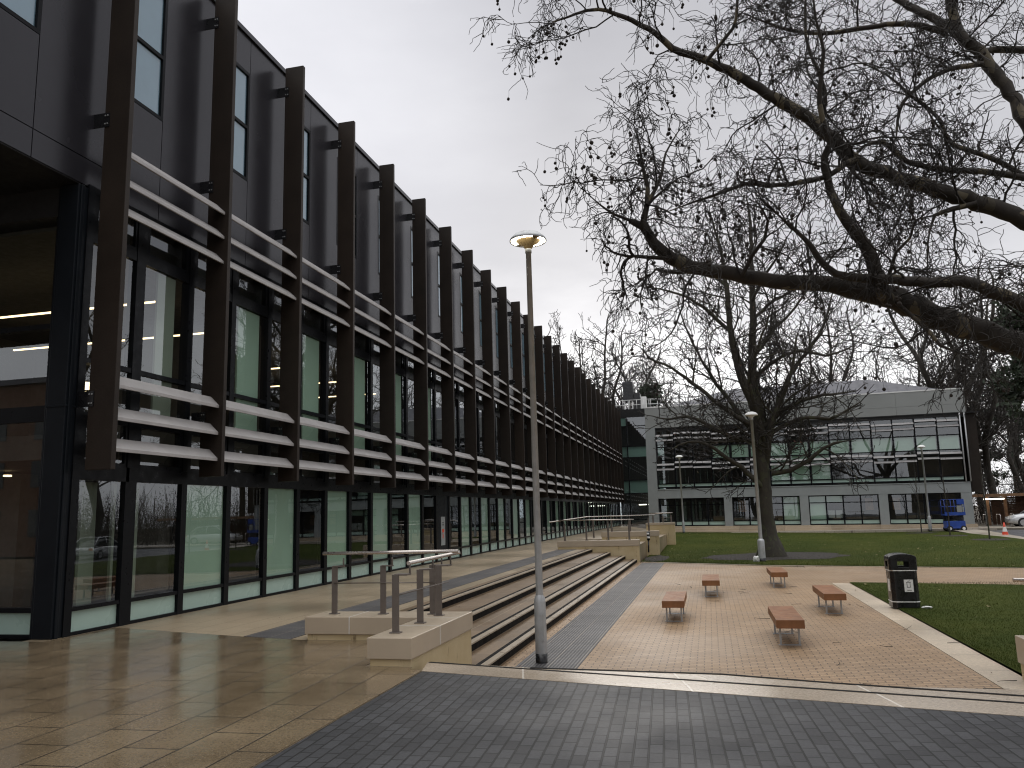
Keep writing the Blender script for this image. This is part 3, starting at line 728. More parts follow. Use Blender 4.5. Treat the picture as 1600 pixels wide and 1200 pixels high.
for x in (-8.3, -7.9, -7.45):
    m = MB(); m.box(x-.06, x+.06, 87.6, 87.72, 12.45, 13.48); obj('leg', loc(m, pu), 'white', pu)
pu = root('rooftop_plant', 'lower dark plant cabinet with a white riser beside the cooling unit', 'plant unit', (-6.9, 88, 12.45))
m = MB(); m.box(-7.25, -6.62, 87.6, 88.8, 12.46, 14.35); obj('casing', loc(m, pu), 'black', pu, bevel=.02)
m = MB(); m.box(-6.55, -5.95, 87.7, 88.4, 12.46, 13.9); obj('riser', loc(m, pu), 'white', pu, bevel=.02)

# ------------------------------------------------------------------ lamp posts
def lamp(label, X, Y, zb, zt, r0, r1, zcol, lit=False, group='lamp posts with round flat heads', rd=.30):
    r = root('street_lamp', label, 'street lamp', (X, Y, zb), group=group); h = zt-zb; hc = zcol-zb
    m = MB(); m.lathe([(r0, .14), (r0, hc-.08), (r0*.92, hc-.03), (r1*1.02, hc+.02)], sides=20); m.lathe([(r0*.3, -r0*.0+.3), (r0*.3, .3)], sides=4)
    m.box(-.05, .05, -r0-.008, -r0+.02, .45, 1.05) if False else m.box(.01, r0*.75, -r0-.006, -r0*.5, .32, hc-.25)
    obj('base', m, 'galv', r)
    m = MB(); m.lathe([(r0*1.01, 0), (r0*1.01, .14), (0, .14)], sides=20); obj('root_sleeve', m, 'black', r)
    m = MB(); m.lathe([(r1, hc), (r1*.78, h-.25), (r1*.95, h-.25), (r1*.95, h-.16), (r1*.8, h-.15)], sides=14); obj('pole', m, 'galv', r)
    m = MB(); m.lathe([(0, h+.10), (rd*.35, h+.095), (rd*.72, h+.06), (rd*.95, h-.01), (rd, h-.045), (rd*.97, h-.06), (rd*.93, h-.05), (rd*.9, h-.03)], sides=36); hd = obj('lamp_head', m, 'galv' if lit else 'white', r)
    m = MB(); m.lathe([(r1*.8, h-.2), (rd*.30, h-.12), (rd*.66, h-.055), (rd*.66, h-.02)], sides=32); obj('reflector_cone', m, 'bronze' if lit else 'white', hd)
    m = MB()
    n = 36
    for k in range(n):
        a = 2*math.pi*k/n
        if lit and (k in (12, 13, 14, 30, 31, 32)): continue
        b = 2*math.pi*(k+1)/n
        q = [(rr*math.cos(t), rr*math.sin(t), z) for (rr, z) in ((rd*.67, h-.045), (rd*.91, h-.045)) for t in (a, b)]
        m.add(q, [(0, 1, 3, 2)])
    obj('light_ring', m, 'lamp_on' if lit else 'white', hd)
    if lit:
        m = MB()
        for k in (12, 30):
            a, b = 2*math.pi*k/n, 2*math.pi*(k+3)/n
            m.add([(rr*math.cos(t), rr*math.sin(t), h-.044) for rr in (rd*.67, rd*.91) for t in (a, b)], [(0, 1, 3, 2)])
        obj('driver_cover', m, 'bronze', hd)
    return r
lamp('tall galvanised lamp post with its ring lit, at the foot of the stone steps', -2.56, 12.05, PZ, 5.98, .088, .056, .36, True)
lamp('unlit white-headed lamp post on the lawn in front of the oak trunk', 1.93, 34.0, -.57, 5.36, .14, .075, .30, rd=.27)
lamp('unlit lamp post at the far lawn edge left of the oak, by the ramp', -1.80, 57.0, -.10, 5.2, .085, .06, .75, rd=.28)
lamp('unlit lamp post at the far lawn edge near the blue lift', 13.27, 55.0, -.22, 5.05, .10, .065, .70, rd=.24)
lamp('thin lamp post by the bicycle stands, standing in front of the shelter', 18.45, 61.5, -.15, 5.0, .075, .05, .95, rd=.24)

# ------------------------------------------------------------------ benches
def bench(label, X, Y):
    r = root('bench', label, 'bench', (X, Y, PZ), group='backless hardwood benches on the paved plaza')
    m = MB(); n = 18; L, W = 1.88, .425
    for k in range(n):
        y0 = k*L/n; m.box(0, W, y0+.005, y0+L/n-.005, .295, .425)
    m.box(.012, W-.012, .01, L-.01, .30, .405)
    obj('seat', m, 'bench', r, bevel=.004)
    for y in (.30, 1.48):
        m = MB()
        for x in (.06, W-.08): m.box(x-.008, x+.022, y-.022, y+.022, .0, .297)
        m.box(.03, W-.05, y-.03, y+.03, 0, .012); m.box(.03, W-.05, y-.03, y+.03, .283, .296)
        obj('leg_frame', m, 'galv', r)
    return r
bench('hardwood bench closest to the pale kerb, with its planked top showing most', .91, 13.58)
bench('hardwood bench closest to the corduroy strip, at the left of the group', -1.02, 16.28)
bench('hardwood bench behind the leftmost one, seen end-on', -.29, 20.80)
bench('farthest hardwood bench, near the lawn and the white-headed lamp post', 1.52, 23.15)
bench('hardwood bench next to the pale edging stone, nearest the black bin', 2.13, 17.52)

# ------------------------------------------------------------------ litter bin
r = root('litter_bin', 'black hooded litter bin with white bands and stickers on the small lawn', 'litter bin', (3.86, 18.72, PZ+.03))
def rrect(hw, hd, c): return [(hw, -hd+c), (hw, hd-c), (hw-c, hd), (-hw+c, hd), (-hw, hd-c), (-hw, -hd+c), (-hw+c, -hd), (hw-c, -hd)]
def loft(mb, secs):
    o = len(mb.v); n = len(secs[0][0])
    for poly, z in secs:
        for p in poly: mb.v.append((p[0], p[1], z))
    for i in range(len(secs)-1):
        for k in range(n):
            mb.f.append((o+i*n+k, o+i*n+(k+1) % n, o+(i+1)*n+(k+1) % n, o+(i+1)*n+k)); mb.mi.append(mb.cur); mb.smooth.append(False)
    for b in (o, o+(len(secs)-1)*n): mb.f.append(tuple(range(b, b+n))); mb.mi.append(mb.cur); mb.smooth.append(False)
    return mb
m = MB(); loft(m, [(rrect(.265, .25, .07), 0), (rrect(.265, .25, .07), .76)]); obj('body', m, 'black', r, bevel=.01)
for z in (.12, .755):
    m = MB(); loft(m, [(rrect(.272, .257, .07), z), (rrect(.272, .257, .07), z+.018)]); obj('band', m, 'white', r)
m = MB()
H0, H1, hw, hd, t = .775, 1.0, .275, .255, .02
for sy in (-1, 1):
    y0, y1 = sorted((sy*hd, sy*(hd-t)))
    m.box(-hw+.03, -.11, y0, y1, H0, H1); m.box(.11, hw-.03, y0, y1, H0, H1); m.box(-.11, .11, y0, y1, H0, H0+.06); m.box(-.11, .11, y0, y1, H1-.05, H1)
for sx in (-1, 1):
    x0, x1 = sorted((sx*hw, sx*(hw-t)))
    m.box(x0, x1, -hd+.03, -.10, H0, H1); m.box(x0, x1, .10, hd-.03, H0, H1); m.box(x0, x1, -.10, .10, H0, H0+.06); m.box(x0, x1, -.10, .10, H1-.05, H1)
for sx in (-1, 1):
    for sy in (-1, 1):
        m.prism([(sx*hw, sy*(hd-.03)), (sx*(hw-.03), sy*hd), (sx*(hw-.045), sy*(hd-.02)), (sx*(hw-.02), sy*(hd-.045))], 'z', H0, H1)
N = 10
prof = [(-hw+.003, H1-.01)]+[(hw*math.cos(math.pi*(1-k/N))*1.0, H1+.105*math.sin(math.pi*k/N)**.8) for k in range(1, N)]+[(hw-.003, H1-.01)]
m.prism([(p[0], p[1]) for p in prof], 'y', -hd-.004, hd+.004)
obj('hood', m, 'black', r, bevel=.012)
m = MB(); m.box(-.02, .155, -.2535, -.2505, .33, .58); m.cur = 1
m.box(.03, .10, -.2545, -.2535, .42, .43); m.box(.03, .04, -.2545, -.2535, .43, .52); m.box(.09, .10, -.2545, -.2535, .43, .52); m.box(.02, .11, -.2545, -.2535, .52, .53); m.box(.05, .07, -.2545, -.2535, .54, .555); m.box(.075, .09, -.2545, -.2535, .55, .565); m.box(.03, .115, -.2545, -.2535, .36, .373)
obj('sticker', m, ['white', 'black'], r)
m = MB(); m.box(-.2685, -.2655, -.10, .08, .33, .58); obj('sticker', m, 'white', r)

# ------------------------------------------------------------------ small things on and round the lawn
r = root('marker_post', 'short black marker post with white bands leaning in the bed by the ramp', 'marker post', (-2.70, 36.0, -.15))
m = MB(); m.tube([(0, 0, -.1), (.02, 0, .42)], .035, 8); m.tube([(.02, 0, .42), (.03, 0, .80)], .07, 10); obj('post', m, 'black', r)
for z in (.50, .66):
    m = MB(); m.tube([(.02, 0, z), (.025, 0, z+.08)], .073, 10); obj('band', m, 'white', r)

r = root('traffic_cone', 'orange traffic cone with a white sleeve on the road by the lawn corner', 'traffic cone', (15.95, 50.4, gz(16, 50.4)-.05))
m = MB(); m.box(-.23, .23, -.23, .23, 0, .04); m.lathe([(.17, .04), (.125, .24)], sides=16); m.lathe([(.07, .5), (.03, .74), (0, .74)], sides=16); obj('cone', m, 'orange', r)
m = MB(); m.lathe([(.125, .24), (.07, .5)], sides=16); obj('sleeve', m, 'white', r)

r = root('scissor_lift', 'blue scissor lift parked folded in front of the pale office', 'scissor lift', (14.55, 54.5, -.23))
m = MB(); m.box(-.55, .5, -.38, .38, .16, .62); m.box(-.57, .52, -.40, .40, .18, .26); obj('chassis', m, 'blue', r, bevel=.02)
for x in (-.4, .36):
    for y in (-.40, .40):
        m = MB(); m.tube([(x, y-.06, .17), (x, y+.06, .17)], .17, 16); w = obj('wheel', m, 'tyre', r)
        m = MB(); m.tube([(x, y-.065, .17), (x, y+.065, .17)], .09, 12); obj('hub', m, 'white', w)
m = MB()
for k in range(4):
    z = .64+k*.075
    for y in (-.3, .3): m.tube([(-.5, y, z), (.45, y, z+.06)], .025, 4); m.tube([(-.5, y+.05, z+.06), (.45, y+.05, z)], .025, 4)
pieces('scissor_arm', m, 'black', r)
m = MB(); m.box(-.6, .55, -.40, .40, .96, 1.06); m.box(-.6, .55, -.40, -.385, 1.06, 1.16); obj('platform', m, 'blue', r)
m = MB()
for x in (-.57, -.02, .52):
    for y in (-.38, .38): m.tube([(x, y, 1.06), (x, y, 1.92)], .02, 6)
for z in (1.5, 1.92):
    for y in (-.38, .38): m.tube([(-.57, y, z), (.52, y, z)], .02, 6)
    for x in (-.57, .52): m.tube([(x, -.38, z), (x, .38, z)], .02, 6)
obj('guard_rail', m, 'blue', r)
m = MB(); m.box(.12, .52, -.43, -.39, 1.62, 1.90); obj('control_box', m, 'blue', r)
m = MB(); m.box(.1, .38, -.42, -.385, 1.15, 1.55); obj('notice_panel', m, 'panel_grey', r)

# bicycle stands and shelter
sf = None
for k in range(8):
    if sf is None:
        r = root('bicycle_stand', 'bare steel hoop bicycle stand in the row before the timber shelter', 'bicycle stand', (17.15, 60.2, -.17), group='row of steel hoop bicycle stands')
        m = MB(); m.tube([(0, -.38, 0), (0, -.38, .7), (0, -.30, .8), (0, .30, .8), (0, .38, .7), (0, .38, 0)], .03, 8); obj('hoop', m, 'rail', r)
        m = MB(); m.box(-.08, .08, -.46, -.30, 0, .01); m.box(-.08, .08, .30, .46, 0, .01); obj('base_plate', m, 'galv', r); sf = r
    else: dup(sf, None, (17.15+k*.78, 60.2-(k*.10), -.17))
sh = root('cycle_shelter', 'low timber cycle shelter with a flat roof and a lit strip light', 'shelter', (21, 65, -.16))
m = MB(); m.box(17.6, 30, 63.2, 66.4, 1.82, 2.02); obj('roof', loc(m, sh), 'timber', sh)
for x in (19.4, 20.55, 24.0, 27.5):
    m = MB(); m.box(x-.09, x+.09, 64.1, 64.3, -.2, 1.82); obj('post', loc(m, sh), 'timber', sh)
m = MB()
for k in range(16): m.box(20.2, 30, 66.0, 66.08, -.2+k*.125, -.085+k*.125)
obj('back_wall', loc(m, sh), 'brick', sh)
m = MB(); m.box(19.05, 20.35, 63.6, 63.72, 1.62, 1.70); obj('strip_light', loc(m, sh), 'tube', sh)

# cars
def car(label, X, Y, z, rz, paint='car', group=None):
    r = root('parked_car', label, 'car', (X, Y, z), rz, group)
    def half(x): return .86*(1-.12*max(0, (abs(x)-1.5)/.6)**2)
    secs = [(-2.08, .38, .62, .74), (-1.95, .26, .80, .8), (-1.4, .22, .90, .86), (-.6, .20, .93, .88), (.5, .20, .93, .88), (1.1, .20, .88, .87), (1.7, .22, .78, .84), (2.0, .28, .66, .76), (2.10, .36, .55, .66)]
    m = MB(); o = 0; n = 8
    for x, zl, zt_, w in secs:
        m.v += [(x, -w*.93, zl), (x, -w, lerp(zl, zt_, .35)), (x, -w*.98, lerp(zl, zt_, .7)), (x, -w*.84, zt_), (x, w*.84, zt_), (x, w*.98, lerp(zl, zt_, .7)), (x, w, lerp(zl, zt_, .35)), (x, w*.93, zl)]
    for i in range(len(secs)-1):
        for k in range(n): m.f.append((i*n+k, i*n+(k+1) % n, (i+1)*n+(k+1) % n, (i+1)*n+k)); m.mi.append(0); m.smooth.append(True)
    m.f += [tuple(range(n)), tuple(range((len(secs)-1)*n, len(secs)*n))]; m.mi += [0, 0]; m.smooth += [False]*2
    b = obj('body', m, paint, r)
    m = MB(); cs = [(-1.85, .84, .84, .60), (-1.2, 1.40, .70, .58), (-.2, 1.47, .68, .56), (.35, 1.42, .68, .57), (1.15, .90, .80, .66)]
    for x, zt_, w, wt in cs: m.v += [(x, -.80, .86), (x, -wt, zt_), (x, wt, zt_), (x, .80, .86)]
    for i in range(4):
        for k in range(4): m.f.append((i*4+k, i*4+(k+1) % 4, i*4+4+(k+1) % 4, i*4+4+k)); m.mi.append(0); m.smooth.append(True)
    obj('cabin', m, 'carglass', r)
    m = MB(); m.box(-1.22, .38, -.54, .54, 1.40, 1.47)
    for sy in (-1, 1):
        m.tube([(1.15, sy*.74, .88), (.36, sy*.60, 1.42), (-.2, sy*.585, 1.475), (-1.2, sy*.60, 1.41), (-1.85, sy*.74, .86)], .035, 6); m.tube([(-.35, sy*.585, 1.46), (-.35, sy*.78, .9)], .035, 6)
    obj('roof', m, paint, r)
    for x in (-1.3, 1.32):
        for sy in (-1, 1):
            m = MB(); m.tube([(x, sy*.68, .31), (x, sy*.87, .31)], .31, 20); w = obj('wheel', m, 'tyre', r)
            m = MB(); m.tube([(x, sy*.86, .31), (x, sy*.88, .31)], .2, 12); obj('rim', m, 'galv', w)
    for sy in (-1, 1):
        m = MB(); m.box(1.9, 2.06, sy*.62-.13, sy*.62+.13, .56, .67); obj('headlight', m, 'white', r)
        m = MB(); m.box(-2.08, -1.98, sy*.62-.1, sy*.62+.1, .62, .76); obj('tail_light', m, 'orange', r)
    return r
car('silver car parked nose-in beside the timber shelter', 20.9, 58.6, -.20, R(172))
car('silver hatchback parked on the road, mirrored in the corner window', 21.5, 46.5, gz(20, 46)-.06, R(80))
car('pale car parked farther along the road beside the lawn', 22.5, 39.0, PZ-.05, R(83))
car('dark car parked on the road level with the benches', 23.5, 31.0, PZ-.05, R(84), 'cladding')

nb = root('added_dark_block', 'added plain brown block behind the viewpoint, put in to darken the recessed corner glass', 'building', (-60, -30, 0))  # unseen block, added so the corner glass mirrors something dark
m = MB(); m.box(-115, -24, -38, -28, -.5, 12.0); obj('wall', loc(m, nb), 'brick', nb)
m = MB(); m.box(-115.3, -23.7, -38.3, -27.7, 12.0, 12.4); obj('roof', loc(m, nb), 'roofmetal', nb)
for z in (.9, 4.4, 7.9):
    for k in range(20):
        m = MB(); x = -112+k*4.3; m.box(x, x+1.8, -28.0, -27.95, z, z+1.9); obj('window', loc(m, nb), 'carglass', nb)

# small fittings and litter
sc_ = root('security_camera', 'small white security camera under the top louvres of the second bay', 'camera', (X0+.02, 13.55, 6.98))
m = MB(); m.box(-.02, .10, -.02, .02, -.02, .02); m.tube([(.10, 0, .0), (.10, 0, -.10)], .015, 6); obj('bracket', m, 'black', sc_)
m = MB(); m.tube([(.02, -.02, -.13), (.22, .05, -.17)], .045, 10); obj('housing', m, 'white', sc_)
def crumple(name, label, cat, p, sx, sy, sz, seed):
    rr = random.Random(seed); bm = bmesh.new(); bmesh.ops.create_icosphere(bm, subdivisions=2, radius=1)
    for v in bm.verts:
        k = rr.uniform(.55, 1.15); v.co = Vector((v.co.x*sx*k, v.co.y*sy*k, max(0, v.co.z*k+.6)*sz))
    me = bpy.data.meshes.new(name); bm.to_mesh(me); bm.free(); me.materials.append(MAT['white'])
    return tag(link(name, me, None, p), label, cat)
crumple('plastic_bag', 'crumpled white plastic bag at the foot of the lamp post before the oak', 'bag', (1.68, 33.75, -.57), .14, .10, .16, 4)
crumple('paper_scrap', 'white scrap of paper on the grass beside the litter bin', 'paper', (4.22, 18.45, PZ+.035), .11, .05, .03, 8)

nb = root('added_low_block', 'added long low block behind the viewpoint, hiding the bright horizon from the pale office windows', 'building', (35, -40, 0))  # unseen block, added to keep white horizon out of the office reflections
m = MB(); m.box(8, 95, -48, -38, -.6, 9.5); obj('wall', loc(m, nb), 'earth', nb)
m = MB(); m.box(7.6, 95.4, -48.4, -37.6, 9.5, 9.9); obj('roof', loc(m, nb), 'roofmetal', nb)
for z in (.9, 4.4):
    for k in range(18):
        m = MB(); x = 10+k*4.7; m.box(x, x+2.4, -38.0, -37.95, z, z+1.9); obj('window', loc(m, nb), 'carglass', nb)
# ------------------------------------------------------------------ trees
def tubes_mesh(name, polys, mat):
    """polys: list of (points, radii); grouped by length and side count, vectorised"""
    groups = {}
    for pts, rad in polys:
        s = 10 if rad[0] > .12 else 7 if rad[0] > .045 else 5 if rad[0] > .02 else 4 if rad[0] > .009 else 3
        groups.setdefault((len(pts), s), []).append((pts, rad))
    V, Fq = [], []; off = 0
    for (n, s), L in groups.items():
        P_ = np.array([p for p, _ in L], float); Rr = np.array([r for _, r in L], float); k = len(L)
        T = np.empty_like(P_); T[:, 1:-1] = P_[:, 2:]-P_[:, :-2]; T[:, 0] = P_[:, 1]-P_[:, 0]; T[:, -1] = P_[:, -1]-P_[:, -2]
        T /= np.linalg.norm(T, axis=2, keepdims=True)+1e-9
        main = P_[:, -1]-P_[:, 0]; main /= np.linalg.norm(main, axis=1, keepdims=True)+1e-9
        up = np.where(np.abs(main[:, 2:3]) > .75, np.array([[1., 0, 0]]), np.array([[0, 0, 1.]]))
        A = np.cross(T, up[:, None, :]); A /= np.linalg.norm(A, axis=2, keepdims=True)+1e-9
        Bv = np.cross(A, T)
        ang = np.arange(s)*2*np.pi/s
        ring = P_[:, :, None, :]+Rr[:, :, None, None]*(A[:, :, None, :]*np.cos(ang)[None, None, :, None]+Bv[:, :, None, :]*np.sin(ang)[None, None, :, None])
        V.append(ring.reshape(-1, 3))
        i = np.arange(n-1)[:, None]; q = np.arange(s)[None, :]; q2 = (q+1) % s
        f = np.stack([i*s+q, i*s+q2, (i+1)*s+q2, (i+1)*s+q], -1).reshape(-1, 4)
        Fq.append((f[None]+(np.arange(k)*n*s)[:, None, None]).reshape(-1, 4)+off); off += k*n*s
    return raw_mesh(name, np.concatenate(V), np.concatenate(Fq), mat)
def raw_mesh(name, V, F_, mat, smooth=True):
    me = bpy.data.meshes.new(name); k = F_.shape[1]
    me.vertices.add(len(V)); me.vertices.foreach_set('co', V.astype(np.float32).ravel())
    me.loops.add(F_.size); me.loops.foreach_set('vertex_index', F_.astype(np.int32).ravel())
    me.polygons.add(len(F_)); me.polygons.foreach_set('loop_start', np.arange(0, F_.size, k, dtype=np.int32))
    if smooth: me.polygons.foreach_set('use_smooth', np.ones(len(F_), bool))
    me.materials.append(MAT[mat]); me.update(calc_edges=True); me.validate(); return me
rnd = random.Random(11)
def rdir():
    while True:
        v = Vector((rnd.uniform(-1, 1), rnd.uniform(-1, 1), rnd.uniform(-1, 1)))
        if .1 < v.length < 1: return v.normalized()
def grow(out, p, d, L, r0, r1, n, wig, trop):
    """one wandering shoot; returns its points and radii"""
    pts = [tuple(p)]; d = Vector(d).normalized(); q = Vector(p); st_ = L/(n-1)
    for i in range(n-1):
        d = (d+rdir()*wig+Vector(trop)).normalized(); q = q+d*st_; pts.append(tuple(q))
    rad = [lerp(r0, r1, i/(n-1)) for i in range(n)]
    out.append((pts, rad)); return pts, rad
def resample(pts, rads, step):
    P_ = [Vector(p) for p in pts]; out, ro = [], []
    def cr(a, b, c, d, t): return .5*((2*b)+(-a+c)*t+(2*a-5*b+4*c-d)*t*t+(-a+3*b-3*c+d)*t**3)
    for i in range(len(P_)-1):
        a = P_[max(i-1, 0)]; b = P_[i]; c = P_[i+1]; d = P_[min(i+2, len(P_)-1)]
        k = max(1, int((c-b).length/step))
        for j in range(k):
            t = j/k; out.append(cr(a, b, c, d, t)); ro.append(lerp(rads[i], rads[i+1], t))
    out.append(P_[-1]); ro.append(rads[-1]); return out, ro
def side_dir(t, bias):
    t = Vector(t).normalized(); v = rdir(); v = (v-t*v.dot(t)).normalized()
    return (v+Vector(bias)).normalized()

# --- plane tree reaching in from the right
def plane_tree():
    tr = root('plane_tree', 'big plane tree reaching in from the right with long mottled limbs and hanging seed balls', 'tree', (8.2, 11.6, PZ))
    o = Vector(tr.location)
    limbs = []
    W = lambda px: px*.0089*.5*(.70 if px > 26 else .80)
    def limb(px, dep, wid, pre=None):
        n = len(px); pts = [at(x, y, lerp(dep[0], dep[1], i/(n-1))) for i, (x, y) in enumerate(px)]; rads = [W(w) for w in wid]
        if pre:
            a, b = pts[0], Vector(pre[0][0]); t = (pts[0]-pts[1]).normalized()*(b-a).length*.4; c = b-(b-a).normalized()*.5; q = []
            for k in range(8, 0, -1):
                s_ = k/8; q.append((a*(1-s_)**3+(a+t)*3*s_*(1-s_)**2+c*3*s_*s_*(1-s_)+b*s_**3, lerp(rads[0], max(pre[0][1], rads[0]*1.2), s_)))
            pts = [p for p, _ in q]+pts; rads = [r for _, r in q]+rads
        pts, rads = resample(pts, rads, .12)
        pts = [p+rdir()*r*.22 for p, r in zip(pts, rads)]
        limbs.append((pts, rads)); return pts, rads
    fork = (8.0, 11.6, 3.2)
    A = limb([(1660, 570), (1600, 545), (1500, 508), (1400, 470), (1340, 452), (1300, 447), (1200, 438), (1100, 421), (1045, 403), (1022, 378), (1005, 352), (984, 344)], (10.6, 9.6), (48, 48, 47, 46, 40, 32, 29, 28, 27, 20, 16, 9), [(fork, .26), ((6.4, 11.3, 3.15), .20)])
    Bl = limb([(1680, 380), (1600, 345), (1525, 315), (1475, 300), (1400, 277), (1337, 250), (1275, 195), (1200, 147), (1150, 117), (1100, 92), (1050, 75), (1025, 52), (975, 27), (935, 15), (900, 22), (862, 36)], (11.2, 9.6), (40, 36, 34, 32, 29, 26, 23, 20, 18, 15, 13, 11, 9, 7, 5, 2.5), [((8.1, 11.6, 4.3), .30)])
    Cl = limb([(1690, 330), (1640, 250), (1600, 190), (1585, 155), (1555, 115), (1530, 80), (1500, 50), (1484, 0), (1475, -60), (1440, -140)], (11.8, 12.2), (34, 32, 30, 28, 26, 25, 22, 18, 15, 8), [((8.2, 11.7, 5.0), .28)])
    El = limb([(1700, 530), (1640, 495), (1600, 475), (1550, 455), (1500, 440), (1450, 442), (1400, 437), (1350, 435), (1307, 427), (1280, 405), (1268, 385), (1242, 360), (1215, 335)], (10.4, 9.2), (26, 24, 23, 21, 19, 18, 16, 15, 12, 11, 9, 6, 3), [((7.9, 11.5, 3.6), .2)])
    Dl = limb([(1390, 472), (1382, 462), (1360, 405), (1340, 365), (1312, 330), (1292, 280), (1287, 245), (1297, 222), (1283, 180), (1280, 137), (1287, 82), (1275, 30), (1268, -30)], (10.1, 8.9), (24, 24, 23, 20, 16, 13, 12, 10, 9, 8, 6, 4, 2))
    limb([(1335, 250), (1320, 257), (1300, 272), (1250, 285), (1200, 290), (1165, 287), (1130, 300), (1085, 315), (1045, 330)], (10.5, 9.8), (12, 11, 10, 10, 8, 8, 6, 4, 2))
    limb([(1680, 290), (1600, 277), (1550, 270), (1475, 265), (1425, 255), (1400, 240), (1380, 222), (1350, 228), (1335, 245)], (11.6, 10.6), (14, 13, 12, 11, 10, 9, 8, 5, 3), [((8.0, 11.8, 4.8), .12)])
    limb([(1640, 300), (1590, 270), (1545, 245), (1487, 225), (1470, 190), (1450, 170), (1420, 147), (1390, 120), (1340, 95)], (11.8, 11.0), (12, 11, 10, 9, 8, 7, 6, 4, 2))
    limb([(1600, 78), (1550, 79), (1532, 83)], (12.4, 12.0), (16, 14, 13))
    limb([(1345, -40), (1400, -2), (1440, 20), (1490, 48), (1515, 68)], (12.8, 12.0), (14, 16, 17, 18, 18))
    limb([(1480, 52), (1440, 40), (1400, 37), (1340, 45), (1290, 52), (1240, 48), (1200, 36), (1160, 20)], (12.0, 11.4), (15, 13, 11, 10, 9, 8, 5, 2))
    limb([(1600, 500), (1552, 465), (1500, 480)], (10.4, 10.0), (5, 4, 2))
    limb([(1535, 100), (1495, 105), (1460, 118), (1420, 150), (1405, 175), (1400, 215)], (11.8, 11.2), (12, 11, 9, 8, 7, 3))
    limb([(1015, 365), (1006, 345), (1010, 322), (1012, 295), (1004, 262), (1000, 230), (990, 195)], (9.65, 9.5), (13, 12, 10, 8, 6, 4, 2))
    limb([(1010, 320), (1022, 298), (1034, 272), (1040, 240), (1060, 205)], (9.55, 9.9), (7, 7, 6, 4, 2))
    limb([(1052, 404), (1030, 403), (1008, 401), (990, 400)], (9.8, 9.6), (8, 8, 7, 6))
    limb([(1090, 420), (1062, 425), (1040, 424), (1025, 420), (1018, 428)], (9.8, 9.7), (9, 8, 7, 5, 3))
    limb([(984, 344), (960, 335), (935, 318), (915, 300)], (9.6, 9.3), (6, 5, 3, 1.5))
    limb([(1160, 430), (1175, 400), (1195, 372), (1200, 345), (1185, 318)], (9.9, 9.4), (9, 8, 6, 5, 2))
    limb([(1400, 470), (1420, 490), (1450, 515), (1470, 540), (1490, 548)], (10.1, 9.6), (9, 8, 7, 6, 3))
    limb([(1385, 440), (1392, 420), (1400, 395), (1422, 372), (1430, 345), (1420, 322)], (10.0, 9.6), (8, 7, 6, 5, 4, 2))
    limb([(1525, 318), (1490, 325), (1460, 337), (1455, 352), (1450, 380), (1449, 432)], (10.9, 10.7), (11, 10, 7, 4, 3, 2))
    limb([(1275, 197), (1290, 160), (1282, 120), (1262, 70), (1258, 20), (1262, -40)], (10.6, 10.2), (10, 9, 7, 6, 5, 3))
    limb([(1105, 95), (1125, 70), (1145, 45), (1152, 10), (1150, -40)], (9.9, 9.6), (8, 7, 6, 5, 3))
    limb([(1320, 250), (1330, 262), (1337, 275)], (10.6, 10.5), (14, 10, 6))
    # hidden tops: limbs above and right of the picture
    for k in range(7):
        a = .7+k*.75; pts, rads = [Vector((8.2, 11.6, 4.6))], [.24]; d = Vector((math.cos(a)*.8, math.sin(a)*.8, .75)).normalized()
        for j in range(9): d = (d+rdir()*.18).normalized(); pts.append(pts[-1]+d*.8); rads.append(.24*(1-j/9.5))
        if d.x > -.35: limbs.append((pts, rads))
    trunk = [([Vector((8.2, 11.6, PZ-.2)), Vector((8.2, 11.6, .2)), Vector((8.15, 11.6, 1.6)), Vector((8.05, 11.6, 3.0)), Vector((8.1, 11.6, 4.2)), Vector((8.25, 11.7, 5.4))], [.85, .55, .48, .46, .42, .3])]
    thick = [([tuple(p-o) for p in pts], rads) for pts, rads in trunk+limbs]
    link('trunk', tubes_mesh('trunk', thick, 'planebark'), tr)
    tw, balls = [], []
    def ball(q, far):
        L = rnd.uniform(.05, .22); e = Vector(q)+Vector((rnd.uniform(-.02, .02), rnd.uniform(-.02, .02), -L))
        tw.append(([tuple(q), tuple((Vector(q)+e)/2+rdir()*.006), tuple(e)], [.0022, .0018, .0018])); balls.append((e, rnd.uniform(.016, .024)))
    def shoot(p, d, L, r, lev, droop):
        n = {1: 11, 2: 9, 3: 6}[lev]
        pts, rad = grow(tw, p, d, L, r, max(.0036, r*.42), n, {1: .40, 2: .52, 3: .58}[lev], (0, 0, -droop if lev > 1 else -.02))
        if lev == 3:
            if rnd.random() < (.11 if p[0] < 1.0 else .06):
                for _ in range(rnd.choice((1, 1, 2, 3))): ball(pts[-1], 0)
            return
        m_ = int(L*{1: 7.5, 2: 10}[lev])+1
        for _ in range(m_):
            i = rnd.randint(1, n-2); t = rnd.random()
            q = Vector(pts[i]).lerp(Vector(pts[i+1]), t); tan = Vector(pts[i+1])-Vector(pts[i])
            dd = (side_dir(tan, (0, 0, -.1 if lev == 2 else .0))+tan.normalized()*.75)
            shoot(q, dd, L*rnd.uniform(.28, .55) if lev == 1 else rnd.uniform(.14, .40), max(.0048, rad[i]*.6), lev+1, droop)
